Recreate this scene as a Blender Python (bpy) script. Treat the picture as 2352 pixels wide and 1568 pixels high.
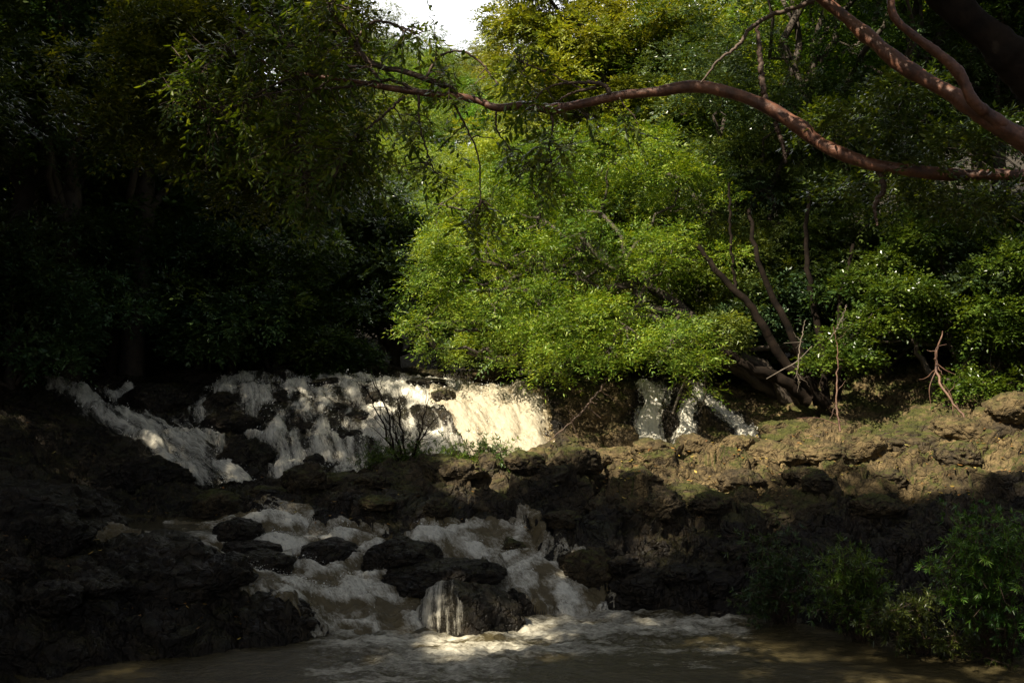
import bpy, math, random
import numpy as np
from math import radians

# ------------------------------------------------------------------ scene, camera, light
for o in list(bpy.data.objects):
    bpy.data.objects.remove(o, do_unlink=True)
scn = bpy.context.scene
COL = scn.collection
F = 2522.0            # focal length in units of a 2352 px wide picture
CH = 3.6              # camera height above the lower pool
HZ = 840.0            # picture row of the horizon

cam = bpy.data.cameras.new('camera')
cam.sensor_width = 36.0
cam.lens = 36.0 * F / 2352.0
cam.shift_y = (HZ - 784.0) / 2352.0
cam.clip_start = 0.1
cam.clip_end = 2000.0
camo = bpy.data.objects.new('camera', cam)
camo.location = (0, 0, CH)
camo.rotation_euler = (radians(90), 0, 0)
COL.objects.link(camo)
scn.camera = camo

SUN_DIR = np.array([-0.45, -0.45, 0.77]); SUN_DIR /= np.linalg.norm(SUN_DIR)
SUN_EL = math.asin(SUN_DIR[2])
SUN_AZ = math.atan2(SUN_DIR[0], SUN_DIR[1])

w = bpy.data.worlds.new('World'); scn.world = w; w.use_nodes = True
nt = w.node_tree; nt.nodes.clear()
wo = nt.nodes.new('ShaderNodeOutputWorld'); bg = nt.nodes.new('ShaderNodeBackground')
sky = nt.nodes.new('ShaderNodeTexSky'); sky.sky_type = 'NISHITA'; sky.sun_disc = False
sky.sun_elevation = SUN_EL; sky.sun_rotation = SUN_AZ
sky.air_density = 1.0; sky.dust_density = 2.5; sky.ozone_density = 1.0
bg.inputs['Strength'].default_value = 0.055
tc = nt.nodes.new('ShaderNodeTexCoord'); cn = nt.nodes.new('ShaderNodeTexNoise')
cn.inputs['Scale'].default_value = 2.2; cn.inputs['Detail'].default_value = 6
cr = nt.nodes.new('ShaderNodeValToRGB')
cr.color_ramp.elements[0].position = 0.30; cr.color_ramp.elements[1].position = 0.62
cr.color_ramp.elements[0].color = (0.75, 0.75, 0.75, 1)
mx = nt.nodes.new('ShaderNodeMixRGB'); mx.inputs[2].default_value = (16.5, 16.6, 17.2, 1)
nt.links.new(tc.outputs['Generated'], cn.inputs['Vector'])
nt.links.new(cn.outputs['Fac'], cr.inputs[0])
# a bright cloud bank low over the valley (north), clear sky elsewhere
dt = nt.nodes.new('ShaderNodeVectorMath'); dt.operation = 'DOT_PRODUCT'; dt.inputs[1].default_value = (-.08, .95, .30)
mr = nt.nodes.new('ShaderNodeMapRange'); mr.inputs[1].default_value = .78; mr.inputs[2].default_value = .93
nt.links.new(tc.outputs['Generated'], dt.inputs[0]); nt.links.new(dt.outputs['Value'], mr.inputs[0])
ml = nt.nodes.new('ShaderNodeMath'); ml.operation = 'MULTIPLY'
nt.links.new(cr.outputs[0], ml.inputs[0]); nt.links.new(mr.outputs[0], ml.inputs[1])
nt.links.new(ml.outputs[0], mx.inputs[0])
hs_ = nt.nodes.new('ShaderNodeHueSaturation'); hs_.inputs['Saturation'].default_value = .5
nt.links.new(sky.outputs[0], hs_.inputs['Color']); nt.links.new(hs_.outputs[0], mx.inputs[1])
nt.links.new(mx.outputs[0], bg.inputs['Color'])
nt.links.new(bg.outputs[0], wo.inputs['Surface'])

sl = bpy.data.lights.new('sun', 'SUN'); sl.energy = 5.0; sl.angle = radians(0.6)
sl.color = (1.0, 0.90, 0.72)
so = bpy.data.objects.new('sun', sl); COL.objects.link(so)
from mathutils import Vector
so.rotation_euler = Vector(SUN_DIR.tolist()).to_track_quat('Z', 'Y').to_euler()
so.location = (-20, 10, 40)

scn.view_settings.view_transform = 'Standard'
scn.view_settings.look = 'None'
scn.view_settings.exposure = 1.15
scn.view_settings.gamma = 1.0
cy = scn.cycles
cy.max_bounces = 5; cy.diffuse_bounces = 2; cy.glossy_bounces = 2
cy.transmission_bounces = 3; cy.transparent_max_bounces = 6
cy.caustics_reflective = False; cy.caustics_refractive = False
cy.use_denoising = True

# ------------------------------------------------------------------ helpers
RNG = np.random.default_rng(7)
MESHES = {}

def tag(o, label=None, cat=None, group=None, kind=None):
    if label: o['label'] = label
    if cat: o['category'] = cat
    if group: o['group'] = group
    if kind: o['kind'] = kind
    return o

def link(name, me, parent=None, mat=None):
    o = bpy.data.objects.new(name, me); COL.objects.link(o)
    if parent is not None: o.parent = parent
    if mat is not None and me is not None and len(me.materials) == 0: me.materials.append(mat)
    return o

def mesh(name, V, Fc, smooth=True, attrs=None):
    """V (n,3), Fc (m,k) all faces of one size, or a list of such arrays"""
    me = bpy.data.meshes.new(name)
    V = np.asarray(V, dtype=np.float32)
    Fl = Fc if isinstance(Fc, list) else [Fc]
    Fl = [np.asarray(f, dtype=np.int32) for f in Fl if len(f)]
    loops = np.concatenate([f.ravel() for f in Fl]) if Fl else np.zeros(0, np.int32)
    tot = np.concatenate([np.full(len(f), f.shape[1], np.int32) for f in Fl])
    start = np.concatenate([[0], np.cumsum(tot)[:-1]]).astype(np.int32)
    me.vertices.add(len(V)); me.vertices.foreach_set('co', V.ravel())
    me.loops.add(len(loops)); me.loops.foreach_set('vertex_index', loops)
    me.polygons.add(len(tot)); me.polygons.foreach_set('loop_start', start)
    me.polygons.foreach_set('use_smooth', np.full(len(tot), smooth, bool))
    me.update(calc_edges=True)
    if attrs:
        for k, a in attrs.items():
            at = me.attributes.new(k, 'FLOAT', 'POINT'); at.data.foreach_set('value', np.asarray(a, np.float32).ravel())
    return me

def world(px, py, d):
    return np.array([(px - 1176.0) / F * d, d, CH - (py - HZ) / F * d])

def norm(v):
    return v / np.maximum(np.linalg.norm(v, axis=-1, keepdims=True), 1e-9)

# ---- numpy noise
def _h(ix, iy, iz, s):
    x = (ix.astype(np.int64) * 374761393 + iy.astype(np.int64) * 668265263 + iz.astype(np.int64) * 2147483647 + s * 1274126177) & 0xffffffff
    x = ((x ^ (x >> 13)) * 1274126177) & 0xffffffff
    x = ((x ^ (x >> 16)) * 2246822519) & 0xffffffff
    return ((x ^ (x >> 15)) & 0xffffff).astype(np.float32) / 16777215.0

def noise2(x, y, s=0):
    ix = np.floor(x); iy = np.floor(y); fx = (x - ix).astype(np.float32); fy = (y - iy).astype(np.float32)
    ux = fx * fx * fx * (fx * (fx * 6 - 15) + 10); uy = fy * fy * fy * (fy * (fy * 6 - 15) + 10)
    z = np.zeros_like(ix)
    def g(dx, dy):
        a = _h(ix + dx, iy + dy, z, s) * 6.2831853
        return np.cos(a) * (fx - dx) + np.sin(a) * (fy - dy)
    a = g(0, 0); b = g(1, 0); c = g(0, 1); d = g(1, 1)
    return (a + (b - a) * ux) * (1 - uy) + (c + (d - c) * ux) * uy      # about -0.7..0.7

def fbm2(x, y, o=4, s=0, gain=.5):
    r = 0; a = 1.0
    for i in range(o):
        r = r + a * noise2(x * 2 ** i + 17.3 * i, y * 2 ** i + 5.1 * i, s + i); a *= gain
    return r

def noise3(x, y, z, s=0):
    ix = np.floor(x); iy = np.floor(y); iz = np.floor(z)
    fx = x - ix; fy = y - iy; fz = z - iz
    ux = fx * fx * (3 - 2 * fx); uy = fy * fy * (3 - 2 * fy); uz = fz * fz * (3 - 2 * fz)
    r = 0
    for a in (0, 1):
        for b in (0, 1):
            for c in (0, 1):
                wgt = (ux if a else 1 - ux) * (uy if b else 1 - uy) * (uz if c else 1 - uz)
                r = r + wgt * (_h(ix + a, iy + b, iz + c, s) * 2 - 1)
    return r

def fbm3(p, sc, o=4, s=0, gain=.5):
    r = 0; a = 1.0
    for i in range(o):
        k = sc * 2 ** i
        r = r + a * noise3(p[:, 0] * k + 3.1 * i, p[:, 1] * k + 7.7 * i, p[:, 2] * k + 1.3 * i, s + i); a *= gain
    return r

def voro2(x, y, s=0):
    ix = np.floor(x); iy = np.floor(y)
    f1 = np.full(x.shape, 9.0, np.float32); f2 = f1.copy(); idv = np.zeros(x.shape, np.float32)
    z = np.zeros_like(ix)
    for a in (-1, 0, 1):
        for b in (-1, 0, 1):
            cx = ix + a + _h(ix + a, iy + b, z, s); cyy = iy + b + _h(ix + a, iy + b, z, s + 9)
            dd = np.sqrt((x - cx) ** 2 + (y - cyy) ** 2).astype(np.float32)
            cid = _h(ix + a, iy + b, z, s + 21)
            m = dd < f1
            f2 = np.where(m, f1, np.minimum(f2, dd)); idv = np.where(m, cid, idv); f1 = np.where(m, dd, f1)
    return f1, f2, idv

def facets(x, y, s=0):
    """tilted flat plates, one per cell"""
    ix = np.floor(x); iy = np.floor(y); z = np.zeros_like(ix)
    f1 = np.full(x.shape, 9.0, np.float32); out = np.zeros(x.shape, np.float32)
    for a in (-1, 0, 1):
        for b in (-1, 0, 1):
            cx = ix + a + _h(ix + a, iy + b, z, s); cyy = iy + b + _h(ix + a, iy + b, z, s + 9)
            dx = x - cx; dy = y - cyy; dd = np.sqrt(dx * dx + dy * dy)
            h_ = (_h(ix + a, iy + b, z, s + 3) - .5) + 1.3 * ((_h(ix + a, iy + b, z, s + 4) * 2 - 1) * dx + (_h(ix + a, iy + b, z, s + 5) * 2 - 1) * dy)
            m = dd < f1; out = np.where(m, h_, out); f1 = np.where(m, dd, f1)
    return out

def sstep(a, b, x):
    t = np.clip((x - a) / (b - a), 0, 1); return t * t * (3 - 2 * t)

# ---- node material helpers
def newmat(name):
    m = bpy.data.materials.new(name); m.use_nodes = True
    n = m.node_tree; n.nodes.clear()
    out = n.nodes.new('ShaderNodeOutputMaterial')
    return m, n, out

def N(n, typ, **kw):
    x = n.nodes.new(typ)
    for k, v in kw.items():
        if k.startswith('i_'):
            x.inputs[k[2:].replace('_', ' ')].default_value = v
        else:
            setattr(x, k, v)
    return x

def ramp(n, src, stops):
    r = n.nodes.new('ShaderNodeValToRGB'); e = r.color_ramp.elements
    while len(e) > len(stops): e.remove(e[-1])
    while len(e) < len(stops): e.new(0.5)
    for i, (p, c) in enumerate(stops):
        e[i].position = p
        e[i].color = (c, c, c, 1) if isinstance(c, (int, float)) else (*c, 1)
    n.links.new(src, r.inputs[0]); return r.outputs[0]

def mixc(n, fac, a, b, mode='MIX'):
    m = n.nodes.new('ShaderNodeMixRGB'); m.blend_type = mode
    for s, v in ((0, fac), (1, a), (2, b)):
        if hasattr(v, 'links'): n.links.new(v, m.inputs[s])
        elif isinstance(v, (int, float)): m.inputs[s].default_value = v
        else: m.inputs[s].default_value = (*v, 1)
    return m.outputs[0]

def math_(n, op, a, b=0.0, clamp=False):
    m = n.nodes.new('ShaderNodeMath'); m.operation = op; m.use_clamp = clamp
    for s, v in ((0, a), (1, b)):
        if hasattr(v, 'links'): n.links.new(v, m.inputs[s])
        else: m.inputs[s].default_value = v
    return m.outputs[0]

def texnoise(n, vec, scale, detail=5, rough=.55, dist=0.0):
    t = N(n, 'ShaderNodeTexNoise'); t.inputs['Scale'].default_value = scale
    t.inputs['Detail'].default_value = detail; t.inputs['Roughness'].default_value = rough
    t.inputs['Distortion'].default_value = dist
    if vec is not None: n.links.new(vec, t.inputs['Vector'])
    return t.outputs['Fac']

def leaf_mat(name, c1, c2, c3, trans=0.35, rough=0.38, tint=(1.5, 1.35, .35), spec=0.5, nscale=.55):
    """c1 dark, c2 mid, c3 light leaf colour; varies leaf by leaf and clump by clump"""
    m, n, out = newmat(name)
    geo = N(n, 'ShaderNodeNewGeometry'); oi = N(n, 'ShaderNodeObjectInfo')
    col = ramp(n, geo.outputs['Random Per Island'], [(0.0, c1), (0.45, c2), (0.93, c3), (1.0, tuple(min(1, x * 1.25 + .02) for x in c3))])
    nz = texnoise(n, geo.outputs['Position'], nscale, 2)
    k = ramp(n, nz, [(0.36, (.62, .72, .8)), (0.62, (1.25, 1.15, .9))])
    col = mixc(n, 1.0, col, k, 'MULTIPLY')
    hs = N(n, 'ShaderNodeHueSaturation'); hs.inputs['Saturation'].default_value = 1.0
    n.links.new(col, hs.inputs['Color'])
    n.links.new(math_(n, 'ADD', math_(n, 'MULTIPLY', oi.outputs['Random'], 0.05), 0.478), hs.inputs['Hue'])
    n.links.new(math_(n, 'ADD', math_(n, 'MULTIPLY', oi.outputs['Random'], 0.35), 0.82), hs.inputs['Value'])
    b = N(n, 'ShaderNodeBsdfPrincipled'); n.links.new(hs.outputs[0], b.inputs['Base Color'])
    b.inputs['Roughness'].default_value = rough; b.inputs['Specular IOR Level'].default_value = spec
    t = N(n, 'ShaderNodeBsdfTranslucent')
    n.links.new(mixc(n, 1.0, hs.outputs[0], tint, 'MULTIPLY'), t.inputs['Color'])
    mxs = N(n, 'ShaderNodeMixShader'); mxs.inputs[0].default_value = trans
    n.links.new(b.outputs[0], mxs.inputs[1]); n.links.new(t.outputs[0], mxs.inputs[2])
    n.links.new(mxs.outputs[0], out.inputs['Surface'])
    return m

def bark_mat(name, c1, c2, rough=.7, scale=6, rings=False):
    m, n, out = newmat(name)
    g = N(n, 'ShaderNodeNewGeometry')
    f = texnoise(n, g.outputs['Position'], scale, 6, .6)
    col = ramp(n, f, [(0.3, c1), (0.62, c2)])
    f2 = texnoise(n, g.outputs['Position'], scale * 6, 4, .6)
    col = mixc(n, 0.5, col, ramp(n, f2, [(0.35, .55), (0.6, 1.25)]), 'MULTIPLY')
    b = N(n, 'ShaderNodeBsdfPrincipled'); n.links.new(col, b.inputs['Base Color'])
    b.inputs['Roughness'].default_value = rough
    bp = N(n, 'ShaderNodeBump'); bp.inputs['Strength'].default_value = .5; bp.inputs['Distance'].default_value = .02
    n.links.new(math_(n, 'ADD', f, math_(n, 'MULTIPLY', f2, .5)), bp.inputs['Height']); n.links.new(bp.outputs[0], b.inputs['Normal'])
    n.links.new(b.outputs[0], out.inputs['Surface'])
    return m

def rock_mat(name, wetattr=True, tan=0.5, dark=1.0, moss=0.5):
    m, n, out = newmat(name)
    g = N(n, 'ShaderNodeNewGeometry'); P = g.outputs['Position']
    a = N(n, 'ShaderNodeAttribute'); a.attribute_name = 'dry'
    big = texnoise(n, P, 1.3, 5, .6, .4); fine = texnoise(n, P, 9, 8, .65); mic = texnoise(n, P, 45, 4, .6)
    v = N(n, 'ShaderNodeTexVoronoi'); v.feature = 'DISTANCE_TO_EDGE'; v.inputs['Scale'].default_value = 3.5
    wv = N(n, 'ShaderNodeVectorMath'); wv.operation = 'ADD'
    nzc = N(n, 'ShaderNodeTexNoise'); nzc.inputs['Scale'].default_value = 3
    n.links.new(P, nzc.inputs['Vector']); n.links.new(P, wv.inputs[0]); n.links.new(nzc.outputs['Color'], wv.inputs[1])
    n.links.new(wv.outputs[0], v.inputs['Vector'])
    wet = ramp(n, big, [(0.3, (0.006 * dark, 0.0046 * dark, 0.0032 * dark)), (0.65, (0.021 * dark, 0.0155 * dark, 0.0095 * dark))])
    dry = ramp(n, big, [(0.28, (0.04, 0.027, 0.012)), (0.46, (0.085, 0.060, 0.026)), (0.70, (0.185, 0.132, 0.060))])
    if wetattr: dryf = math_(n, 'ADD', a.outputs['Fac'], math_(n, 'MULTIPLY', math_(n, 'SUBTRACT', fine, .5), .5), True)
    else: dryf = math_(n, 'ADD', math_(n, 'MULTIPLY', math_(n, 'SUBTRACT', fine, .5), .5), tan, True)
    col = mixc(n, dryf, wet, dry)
    col = mixc(n, .75, col, ramp(n, fine, [(0.34, .28), (0.60, 1.5)]), 'MULTIPLY')
    col = mixc(n, .45, col, ramp(n, mic, [(0.3, .5), (0.65, 1.4)]), 'MULTIPLY')
    sx = N(n, 'ShaderNodeSeparateXYZ'); n.links.new(g.outputs['Normal'], sx.inputs[0])
    mm = texnoise(n, P, 1.9, 6, .65, .3)
    mf = math_(n, 'MULTIPLY', ramp(n, sx.outputs['Z'], [(0.45, 0.0), (0.85, 1.0)]), ramp(n, mm, [(0.44, 0.0), (0.54, 1.0)]))
    mf = math_(n, 'MULTIPLY', mf, moss)
    if wetattr: mf = math_(n, 'MULTIPLY', mf, math_(n, 'ADD', math_(n, 'MULTIPLY', a.outputs['Fac'], 1.5), .25), True)
    mossc = ramp(n, fine, [(0.3, (0.024, 0.027, 0.005)), (0.7, (0.085, 0.085, 0.016))])
    col = mixc(n, mf, col, mossc)
    b = N(n, 'ShaderNodeBsdfPrincipled'); n.links.new(col, b.inputs['Base Color'])
    n.links.new(ramp(n, dryf, [(0.0, .38), (0.5, .85)]), b.inputs['Roughness'])
    n.links.new(ramp(n, dryf, [(0.0, .26), (0.5, .3)]), b.inputs['Specular IOR Level'])
    bp = N(n, 'ShaderNodeBump'); bp.inputs['Strength'].default_value = 1.0; bp.inputs['Distance'].default_value = .075
    hh = math_(n, 'ADD', math_(n, 'MULTIPLY', fine, .8), math_(n, 'MULTIPLY', mic, .3))
    hh = math_(n, 'ADD', hh, math_(n, 'MULTIPLY', ramp(n, v.outputs['Distance'], [(0.0, 0.0), (0.12, 1.0)]), .35))
    n.links.new(hh, bp.inputs['Height']); n.links.new(bp.outputs[0], b.inputs['Normal'])
    n.links.new(b.outputs[0], out.inputs['Surface'])
    return m

def water_mat(name, murk=(0.056, 0.045, 0.021), foamc=(.66, .62, .50), streak=(5, 1.2, 1.2), fscale=2.2, thin=False, glossy=.12, cross=False):
    """silt brown water with white foam where the 'foam' attribute says so, broken up by stretched noise"""
    m, n, out = newmat(name)
    g = N(n, 'ShaderNodeNewGeometry')
    a = N(n, 'ShaderNodeAttribute'); a.attribute_name = 'foam'
    mp = N(n, 'ShaderNodeMapping'); mp.inputs['Scale'].default_value = streak
    if cross:       # coordinates that follow the way the water runs
        ca = N(n, 'ShaderNodeAttribute'); ca.attribute_name = 'cross'; sx_ = N(n, 'ShaderNodeSeparateXYZ'); cx_ = N(n, 'ShaderNodeCombineXYZ')
        n.links.new(g.outputs['Position'], sx_.inputs[0]); n.links.new(ca.outputs['Fac'], cx_.inputs[0])
        n.links.new(sx_.outputs['Y'], cx_.inputs[1]); n.links.new(sx_.outputs['Z'], cx_.inputs[2]); n.links.new(cx_.outputs[0], mp.inputs['Vector'])
    else: n.links.new(g.outputs['Position'], mp.inputs['Vector'])
    n1 = texnoise(n, mp.outputs[0], fscale, 8, .68, .25)
    n2 = texnoise(n, mp.outputs[0], fscale * 5.5, 6, .7, .2)
    h = math_(n, 'ADD', math_(n, 'MULTIPLY', n1, .55), math_(n, 'MULTIPLY', n2, .45))
    f = math_(n, 'SUBTRACT', math_(n, 'ADD', h, a.outputs['Fac']), 1.0)
    f = ramp(n, math_(n, 'ADD', math_(n, 'MULTIPLY', f, 3.2), .5), [(0.0, 0.0), (1.0, 1.0)])
    fo = N(n, 'ShaderNodeBsdfPrincipled')
    n.links.new(ramp(n, math_(n, 'ADD', math_(n, 'MULTIPLY', n2, .6), math_(n, 'MULTIPLY', n1, .4)), [(0.36, tuple(c * .42 for c in foamc)), (0.48, tuple(c * .82 for c in foamc)), (0.62, foamc)]), fo.inputs['Base Color'])
    fo.inputs['Roughness'].default_value = .55; fo.inputs['Specular IOR Level'].default_value = .4
    fo.inputs['Subsurface Weight'].default_value = 0.0
    wa = N(n, 'ShaderNodeBsdfPrincipled')
    n.links.new(ramp(n, n1, [(0.3, tuple(c * .8 for c in murk)), (0.7, tuple(c * 1.35 for c in murk))]), wa.inputs['Base Color'])
    wa.inputs['Roughness'].default_value = glossy; wa.inputs['IOR'].default_value = 1.33
    bp = N(n, 'ShaderNodeBump'); bp.inputs['Strength'].default_value = .9; bp.inputs['Distance'].default_value = .05
    n.links.new(h, bp.inputs['Height'])
    for s in (fo, wa): n.links.new(bp.outputs[0], s.inputs['Normal'])
    base = wa.outputs[0]
    if thin:      # clear film running over the rock: only shows its gloss
        tr = N(n, 'ShaderNodeBsdfTransparent'); ms = N(n, 'ShaderNodeMixShader'); ms.inputs[0].default_value = .16
        n.links.new(tr.outputs[0], ms.inputs[1]); n.links.new(wa.outputs[0], ms.inputs[2]); base = ms.outputs[0]
    mxs = N(n, 'ShaderNodeMixShader')
    n.links.new(f, mxs.inputs[0]); n.links.new(base, mxs.inputs[1]); n.links.new(fo.outputs[0], mxs.inputs[2])
    n.links.new(mxs.outputs[0], out.inputs['Surface'])
    return m

M_ROCK = rock_mat('rock', True, moss=.9)
M_WET = rock_mat('wet_rock', False, tan=0.0, dark=1.0, moss=.15)
M_TAN = rock_mat('dry_rock', False, tan=.85, moss=.6)
M_MOSS = rock_mat('mossy_rock', False, tan=.35, moss=1.0)
M_POOL = water_mat('pool_water', glossy=.07, streak=(.8, 1.7, 1.5), fscale=2.4)
M_RAPID = water_mat('rapid_water', murk=(.11, .085, .042), foamc=(.76, .72, .60), streak=(1.5, .9, 1.2), fscale=3.6, thin=False, cross=True)
M_FALL = water_mat('fall_water', murk=(.05, .045, .03), foamc=(.76, .715, .59), streak=(3.6, 1.0, .8), fscale=2.2, thin=True, cross=True)
M_CHUTE = water_mat('chute_water', murk=(.12, .09, .045), foamc=(.47, .41, .29), streak=(3.0, .8, .6), fscale=2.2, cross=True)
M_EARTH = bark_mat('forest_earth', (.010, .008, .005), (.028, .021, .011), .95, 1.5)
M_BARK = bark_mat('dark_bark', (.022, .016, .011), (.07, .052, .036), .8, 5)
M_BLACK_SHADE = bark_mat('black_shade_bark', (.005, .004, .003), (.018, .012, .008), .9, 5)  # near-black bark; shade of corner limb and leaning stems is put into its colour
for n_ in M_BLACK_SHADE.node_tree.nodes:
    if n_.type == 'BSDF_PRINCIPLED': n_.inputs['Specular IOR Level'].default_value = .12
M_PALE = bark_mat('pale_bark', (.06, .045, .032), (.17, .135, .095), .7, 7)
M_RED = bark_mat('copper_bark', (.035, .012, .007), (.18, .075, .040), .55, 7)
M_ROOT = bark_mat('root_bark', (.05, .026, .017), (.17, .09, .055), .6, 9)
M_TWIG = bark_mat('twig_bark', (.035, .022, .014), (.10, .06, .04), .7, 12)

# ------------------------------------------------------------------ rocky river bed (one sheet)
COLS = {
 -900: [(2,0.8),(9,2.2),(13,3.2),(18,4.6),(22,6),(28,8.5)],
 -350: [(2,-.2),(9,.6),(12,1.2),(15,2.0),(18,2.7),(22,3.8),(28,5.2)],
 0:   [(2,-.6),(11,-.5),(12.6,-.05),(13.2,.45),(14.5,1.1),(16.5,1.72),(18,1.75),(20,2.3),(23,3.3),(28,4.0)],
 250: [(2,-.6),(12,-.5),(13.3,-.15),(13.8,.4),(15,1.05),(15.8,1.25),(16.3,.95),(17,.8),(19.2,.8),(19.9,1.1),(21,1.9),(22.5,2.6),(24,3.12),(28,3.5)],
 450: [(2,-.6),(12,-.5),(13.6,-.3),(14,.25),(15,.9),(15.6,1.0),(16.2,.72),(17,.76),(19,.8),(20.3,.95),(21,1.2),(22,1.9),(23.5,2.8),(25,3.28),(28,3.4)],
 600: [(2,-.6),(12,-.5),(14,-.3),(14.4,.25),(15.2,.68),(15.8,.38),(16.5,.5),(17.1,.78),(17.6,.95),(18.2,1.22),(19.5,1.45),(20.3,1.3),(20.8,1.05),(21.3,1.25),(22.2,1.9),(23.5,2.9),(24.5,3.3),(28,3.4)],
 780: [(2,-.6),(14,-.5),(14.6,-.25),(15.1,-.02),(15.8,.25),(16.5,.5),(17.1,.75),(17.7,1.0),(18.6,1.3),(19.8,1.5),(20.5,1.3),(21,1.1),(21.6,1.5),(22.5,2.2),(24,3.05),(25,3.28),(28,3.4)],
 950: [(2,-.6),(14.3,-.5),(15.2,-.1),(15.8,.2),(16.5,.5),(17.1,.75),(17.7,.98),(18.8,1.4),(20,1.8),(20.6,1.5),(21,1.2),(21.8,1.6),(22.8,2.4),(24,2.98),(25,3.2),(28,3.4)],
 1150:[(2,-.6),(14.8,-.5),(15.8,-.02),(16.6,.35),(17.3,.62),(17.7,.85),(18.2,1.1),(19,1.5),(20,1.75),(20.6,1.5),(21.2,1.35),(22,1.7),(22.8,2.4),(23.4,2.95),(24.2,3.0),(28,3.3)],
 1300:[(2,-.6),(15.3,-.5),(16.1,-.02),(16.5,.35),(17,.7),(17.8,1.05),(18.8,1.45),(20,1.8),(20.8,1.7),(21.6,1.6),(22.3,1.9),(23,2.7),(24,3.15),(28,3.4)],
 1500:[(2,-.6),(15.7,-.5),(16.3,.05),(16.8,.5),(17.6,.95),(18.4,1.35),(19.5,1.72),(20.8,1.98),(21.4,1.7),(22,1.6),(23,1.7),(23.6,2.4),(24.2,3.1),(28,3.4)],
 1750:[(2,-.6),(15,-.5),(16,.05),(16.8,.6),(17.6,1.05),(18.5,1.45),(19.8,1.8),(21,2.0),(21.6,1.75),(22.5,1.8),(23.5,2.2),(24.5,2.8),(28,3.6)],
 2000:[(2,-.6),(14,-.5),(15,.02),(16,.5),(17,1.0),(18.5,1.5),(20,1.98),(21,1.9),(22,2.0),(24,2.8),(28,4.1)],
 2300:[(2,-.6),(13,-.5),(13.9,.02),(15,.6),(17,1.3),(18.5,1.85),(19.8,2.5),(20.8,2.35),(22,2.6),(24,3.4),(28,5.0)],
 2800:[(2,-.5),(8,-.1),(10,.3),(13,1),(17,2),(20,3),(24,4),(28,6.2)],
 3300:[(2,.5),(8,1.5),(13,2.8),(20,4.6),(28,8.5)],
}
def base_height(px, d):
    ks = sorted(COLS)
    dd = np.linspace(2, 28, 521)
    prof = []
    for k in ks:
        a = np.array(COLS[k]); z = np.interp(dd, a[:, 0], a[:, 1])
        z = np.convolve(np.pad(z, 6, 'edge'), np.ones(13) / 13, 'valid') if True else z
        prof.append(z)
    prof = np.array(prof)
    # smooth interpolation across columns
    t = np.clip(np.searchsorted(ks, px, 'right') - 1, 0, len(ks) - 2)
    ka = np.array(ks, float)
    fr = np.clip((px - ka[t]) / (ka[t + 1] - ka[t]), 0, 1); fr = fr * fr * (3 - 2 * fr) * .5 + fr * .5
    di = np.clip((d - 2) / 26 * 520, 0, 519.999); i0 = di.astype(int); fd = di - i0
    def at(c): return prof[c, i0] * (1 - fd) + prof[c, i0 + 1] * fd
    return at(t) * (1 - fr) + at(t + 1) * fr

def capsule(px, py, pts):
    """soft mask of a stroke: 1 inside, 0 outside, from (x, y, r) points"""
    best = np.full(px.shape, -9.0, np.float32)
    for (x0, y0, r0), (x1, y1, r1) in zip(pts[:-1], pts[1:]):
        vx, vy = x1 - x0, y1 - y0; L2 = vx * vx + vy * vy + 1e-6
        t = np.clip(((px - x0) * vx + (py - y0) * vy) / L2, 0, 1)
        dist = np.hypot(px - x0 - t * vx, py - y0 - t * vy); r = r0 + (r1 - r0) * t
        best = np.maximum(best, 1 - dist / r)
    return best

FALL_STROKES = {
 'left': [[(112,888,14),(190,925,20),(250,962,24),(300,992,26),(370,1010,34),(440,1030,36),(490,1070,34),(560,1125,26)],
          [(300,985,16),(380,1062,12),(450,1095,22),(540,1135,22)],
          [(250,925,9),(300,915,10)]],
 'main': [[(500,905,26),(560,885,24),(600,925,42),(640,1000,44),(665,1060,50),(680,1125,54)],
          [(470,935,22),(455,975,16),(495,1010,15),(505,1080,12)],
          [(560,990,10),(640,1040,14)],
          [(690,905,46),(750,960,46),(740,1030,40),(735,1125,34)],
          [(735,872,16),(830,890,34),(900,960,55),(860,1020,62),(800,1080,62),(790,1120,50)],
          [(880,893,30),(960,930,44),(990,1000,66),(1010,1050,66),(960,1080,50)],
          [(900,868,9),(960,872,11),(1050,900,13)]],
 'chute': [[(1000,925,30),(1060,945,46),(1110,985,60),(1120,1060,60)],
           [(1060,912,14),(1120,925,36),(1165,965,60),(1160,1060,64)],
           [(1190,915,20),(1215,950,36),(1215,1050,44)]],
 'right': [[(1475,895,16),(1505,925,34),(1490,965,28),(1490,1045,34)],
           [(1585,950,15),(1572,1000,24),(1570,1045,26)]],
 'slant': [[(1600,912,10),(1640,950,14),(1690,985,15),(1728,1002,10)]],
}
RAPID_STROKES = [
  [(250,1205,30),(350,1215,40),(450,1235,52),(540,1275,55),(640,1310,60),(730,1360,72),(830,1420,80),(930,1470,60)],
  [(500,1210,30),(600,1222,34),(680,1225,30)],
  [(600,1262,40),(700,1280,48),(800,1320,55),(850,1380,60)],
  [(780,1245,26),(860,1255,28)],
  [(980,1262,34),(1100,1262,38),(1190,1275,46),(1210,1320,56),(1260,1360,55),(1340,1395,50)],
  [(900,1400,60),(1000,1450,30)],
]
GU0, GU1 = -0.98, 0.98
def axis(lo, hi, a, b, nin, nout):
    """fine spacing in [a, b], coarser towards lo and hi"""
    l = a - (a - lo) * np.linspace(1, 0, nout + 1)[:-1] ** 1.4
    r = b + (hi - b) * np.linspace(0, 1, nout + 1)[1:] ** 1.4
    return np.concatenate([l, np.linspace(a, b, nin), r])
AU = axis(GU0, GU1, -0.49, 0.49, 960, 40)
AD = np.concatenate([np.linspace(2, 11.8, 50)[:-1], np.linspace(11.8, 25.2, 1040), np.linspace(25.2, 28, 50)[1:]])
UU, DD = np.meshgrid(AU, AD)
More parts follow.
